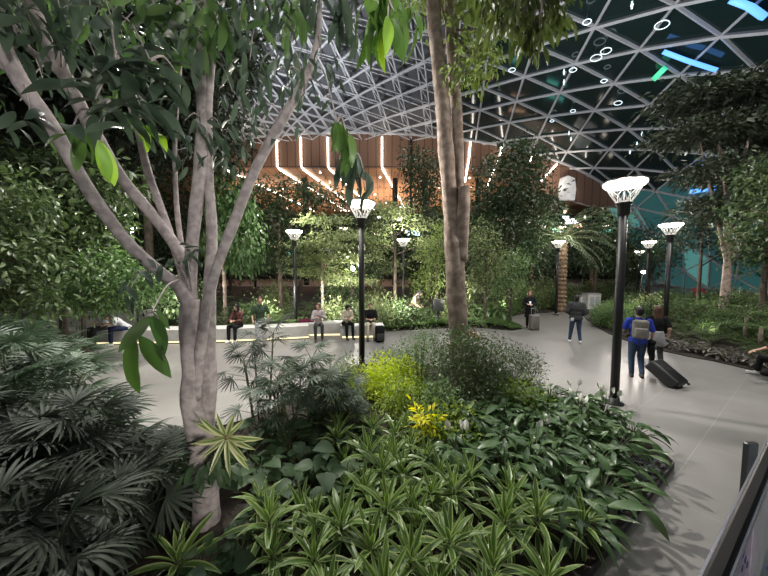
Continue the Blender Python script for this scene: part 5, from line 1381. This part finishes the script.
p12_, _ = person('person with long dark hair leaning over among the shrubs left of the twin trunk', (q[0], q[1], .05), R_ + 1.2, .95, [((-.1, .05, .48), (-.1, 0, .09)), ((.1, .05, .48), (.1, 0, .09))], [((-.26, .2, 1.05), (-.2, .4, .95)), ((.26, .2, 1.05), (.2, .4, .95))], lean=.45, head=.9, shirt=cloth('cloth_tan', (.45, .33, .22)), trousers=c_black, shoes=s_dark, hair=BLK, hairlen=.3, sleeve=.9)
bevel_box('speaker_box', (.5, .4, .55), (P(438, 13.4)[0], 13.4, 1.0), c_case, None, .03, 2); o = bpy.data.objects['speaker_box']; tag(o, 'black box standing in the shrubs just left of the twin trunk', 'box')
a = MB(); a.box((0, 0, -.63), (.15, .15, .72)); a.build('stand', MATS['pole'], o)
q = P(699, 19)
p13, _ = person('distant person in a red top behind the bed below the dome', (q[0], q[1], 0), R_ - .6, .92, [((-.1, .02, .48), (-.1, 0, .09)), ((.1, .02, .48), (.1, 0, .09))], [((-.3, .1, 1.15), (-.35, .35, 1.3)), ((.28, .15, 1.15), (.25, .42, 1.25))], shirt=c_red, trousers=c_black, shoes=s_dark, hair=BLK, sleeve=.6)
# bag or pad the distant person holds
# crouching person at the right edge
g = G(763, 383)
p14, _ = person('person in a maroon top kneeling with an arm stretched out towards the plants', (g.x + .72, g.y + .1, 0), .9, .42, [((-.2, .42, .16), (-.2, -.02, .10)), ((.2, .38, .45), (.22, .42, .09))], [((-.42, .10, 1.0), (-.62, .28, 1.12)), ((.25, .28, .7), (.12, .5, .62))], lean=.25, head=.3, shirt=c_maroon, trousers=c_black, shoes=s_white, hair=BLK, hairlen=.25, sleeve=.4, toes=[V3(0, -1, 0), V3(0, 1, 0)])

# ================================================================== camera, lights, view
cam = bpy.data.cameras.new('camera'); co = bpy.data.objects.new('camera', cam); C.objects.link(co)
cam.sensor_width = 36; cam.lens = 36 * F / 768; cam.clip_end = 400; cam.clip_start = .02
co.location = EYE; co.rotation_euler = (PI / 2 - PITCH, 0, 0)
bpy.context.scene.camera = co
def light(kind, name, loc, power, col=(1, 1, 1), size=.3, aim=None, angle=None, blend=.6):
    l = bpy.data.lights.new(name, kind); l.energy = power; l.color = col
    if kind == 'AREA': l.shape = 'DISK'; l.size = size
    else: l.shadow_soft_size = size
    if kind == 'SPOT': l.spot_size = math.radians(angle or 60); l.spot_blend = blend
    o = bpy.data.objects.new(name, l); C.objects.link(o); o.location = loc
    if aim is not None: o.rotation_euler = (Vector(aim) - Vector(loc)).to_track_quat('-Z', 'Y').to_euler()
    return o
WARM = (1, .93, .84); 
for g in LAMPPOS: light('POINT', 'lamp_light', (g.x, g.y, 4.45), 300, WARM, .2)
for (px, py), Y, lab in SPOTS:
    p = W(px, py, Y); light('SPOT', 'garden_light', (p.x, p.y - .2, p.z), 500, WARM, .1, (p.x * .8, 0, 2), 120)
# floodlights up in the dome lattice; left paving spot and area fill are added
light('SPOT', 'dome_flood', (-9, 12, 17), 9500, (1, .96, .88), .35, (1.5, 3.0, 0), 36)
light('SPOT', 'dome_flood', (-3, 3, 15), 1800, (1, .97, .92), .5, (-3, 13, 0), 80)
light('SPOT', 'dome_flood', (12, 4, 17), 5200, (1, .97, .92), .5, (12, 14, 0), 90)
light('SPOT', 'dome_flood', (2, 20, 18), 1300, (1, .97, .92), .5, (4, 17, 0), 100)
light('SPOT', 'dome_flood', (-3, 9, 15), 8000, (1, .95, .86), .4, (-6, 7.6, 0), 42)  # added to brighten the left paving
light('AREA', 'dome_fill', (0, 14, 19), 1500, (.93, .97, 1), 22, (0, 14, 0))
# uplight onto the lattice
light('SPOT', 'truss_uplight', (-8, 30, 12), 5500, (.95, .97, 1), 1, (-6, 30, 24), 150)
light('SPOT', 'truss_uplight', (14, 18, 6), 5000, (.95, .97, 1), 1, (26, 24, 20), 120)
for (x, y, z, ax, ay, az_, pw) in [(-4.6, 11.4, 1.6, -4.0, 14, .8, 420), (-2.0, 11.5, 1.6, -1.5, 14.5, .9, 420), (.8, 11.6, 1.6, 1.2, 15, .9, 420), (3.2, 12.6, 1.6, 3.6, 16, .9, 350), (-8, 10.8, 1.6, -8, 14, 1.2, 250), (7.2, 17.2, .3, 7.5, 20, 3, 300), (-8.5, 11.2, .7, -9, 14, 3, 160), (12.5, 11, .3, 12.5, 15, 2.5, 60), (-5.2, 7.5, .2, -7, 9, 3.5, 120)]:
    light('SPOT', 'bed_uplight', (x, y, z), pw, WARM, .15, (ax, ay, az_), 110)  # spots added to brighten the planting, no fixtures modelled
light('SPOT', 'bed_uplight', (-.2, .8, 1.9), 85, WARM, .1, (-1.68, 2.8, 1.0), 48)  # extra spot added to brighten the pale near trunk
for x in (-22, -6, 10): light('SPOT', 'soffit_uplight', (x, 60, 6), 7000, (1, .82, .65), 1, (x, 62, 18), 120)
for x in (-18, 4, 22): light('SPOT', 'fascia_wash', (x, 40, 12), 1500, (1, .85, .7), .6, (x, 45, 20), 110)
light('SPOT', 'walkway_spotlight', (1.2, -1.5, 3.4), 270, (1, .95, .9), .3, (-1.6, 3, 5.2), 75)  # added fill for the near leaves at upper left
light('POINT', 'walkway_ceiling_light', (2.0, -2.0, 6.5), 70, (1, .95, .9), .6)  # added soft fill from behind the viewer
w = bpy.data.worlds.new('w'); bpy.context.scene.world = w; w.use_nodes = True
w.node_tree.nodes['Background'].inputs[0].default_value = (.66, .65, .66, 1); w.node_tree.nodes['Background'].inputs[1].default_value = .13
sc = bpy.context.scene
sc.view_settings.view_transform = 'Standard'; sc.view_settings.look = 'None'; sc.view_settings.gamma = 1; sc.view_settings.exposure = .62
sc.view_settings.use_curve_mapping = False
sc.cycles.use_denoising = True; sc.cycles.max_bounces = 6; sc.cycles.diffuse_bounces = 3; sc.cycles.glossy_bounces = 3; sc.cycles.transmission_bounces = 4; sc.cycles.transparent_max_bounces = 6
sc.cycles.sample_clamp_indirect = 4
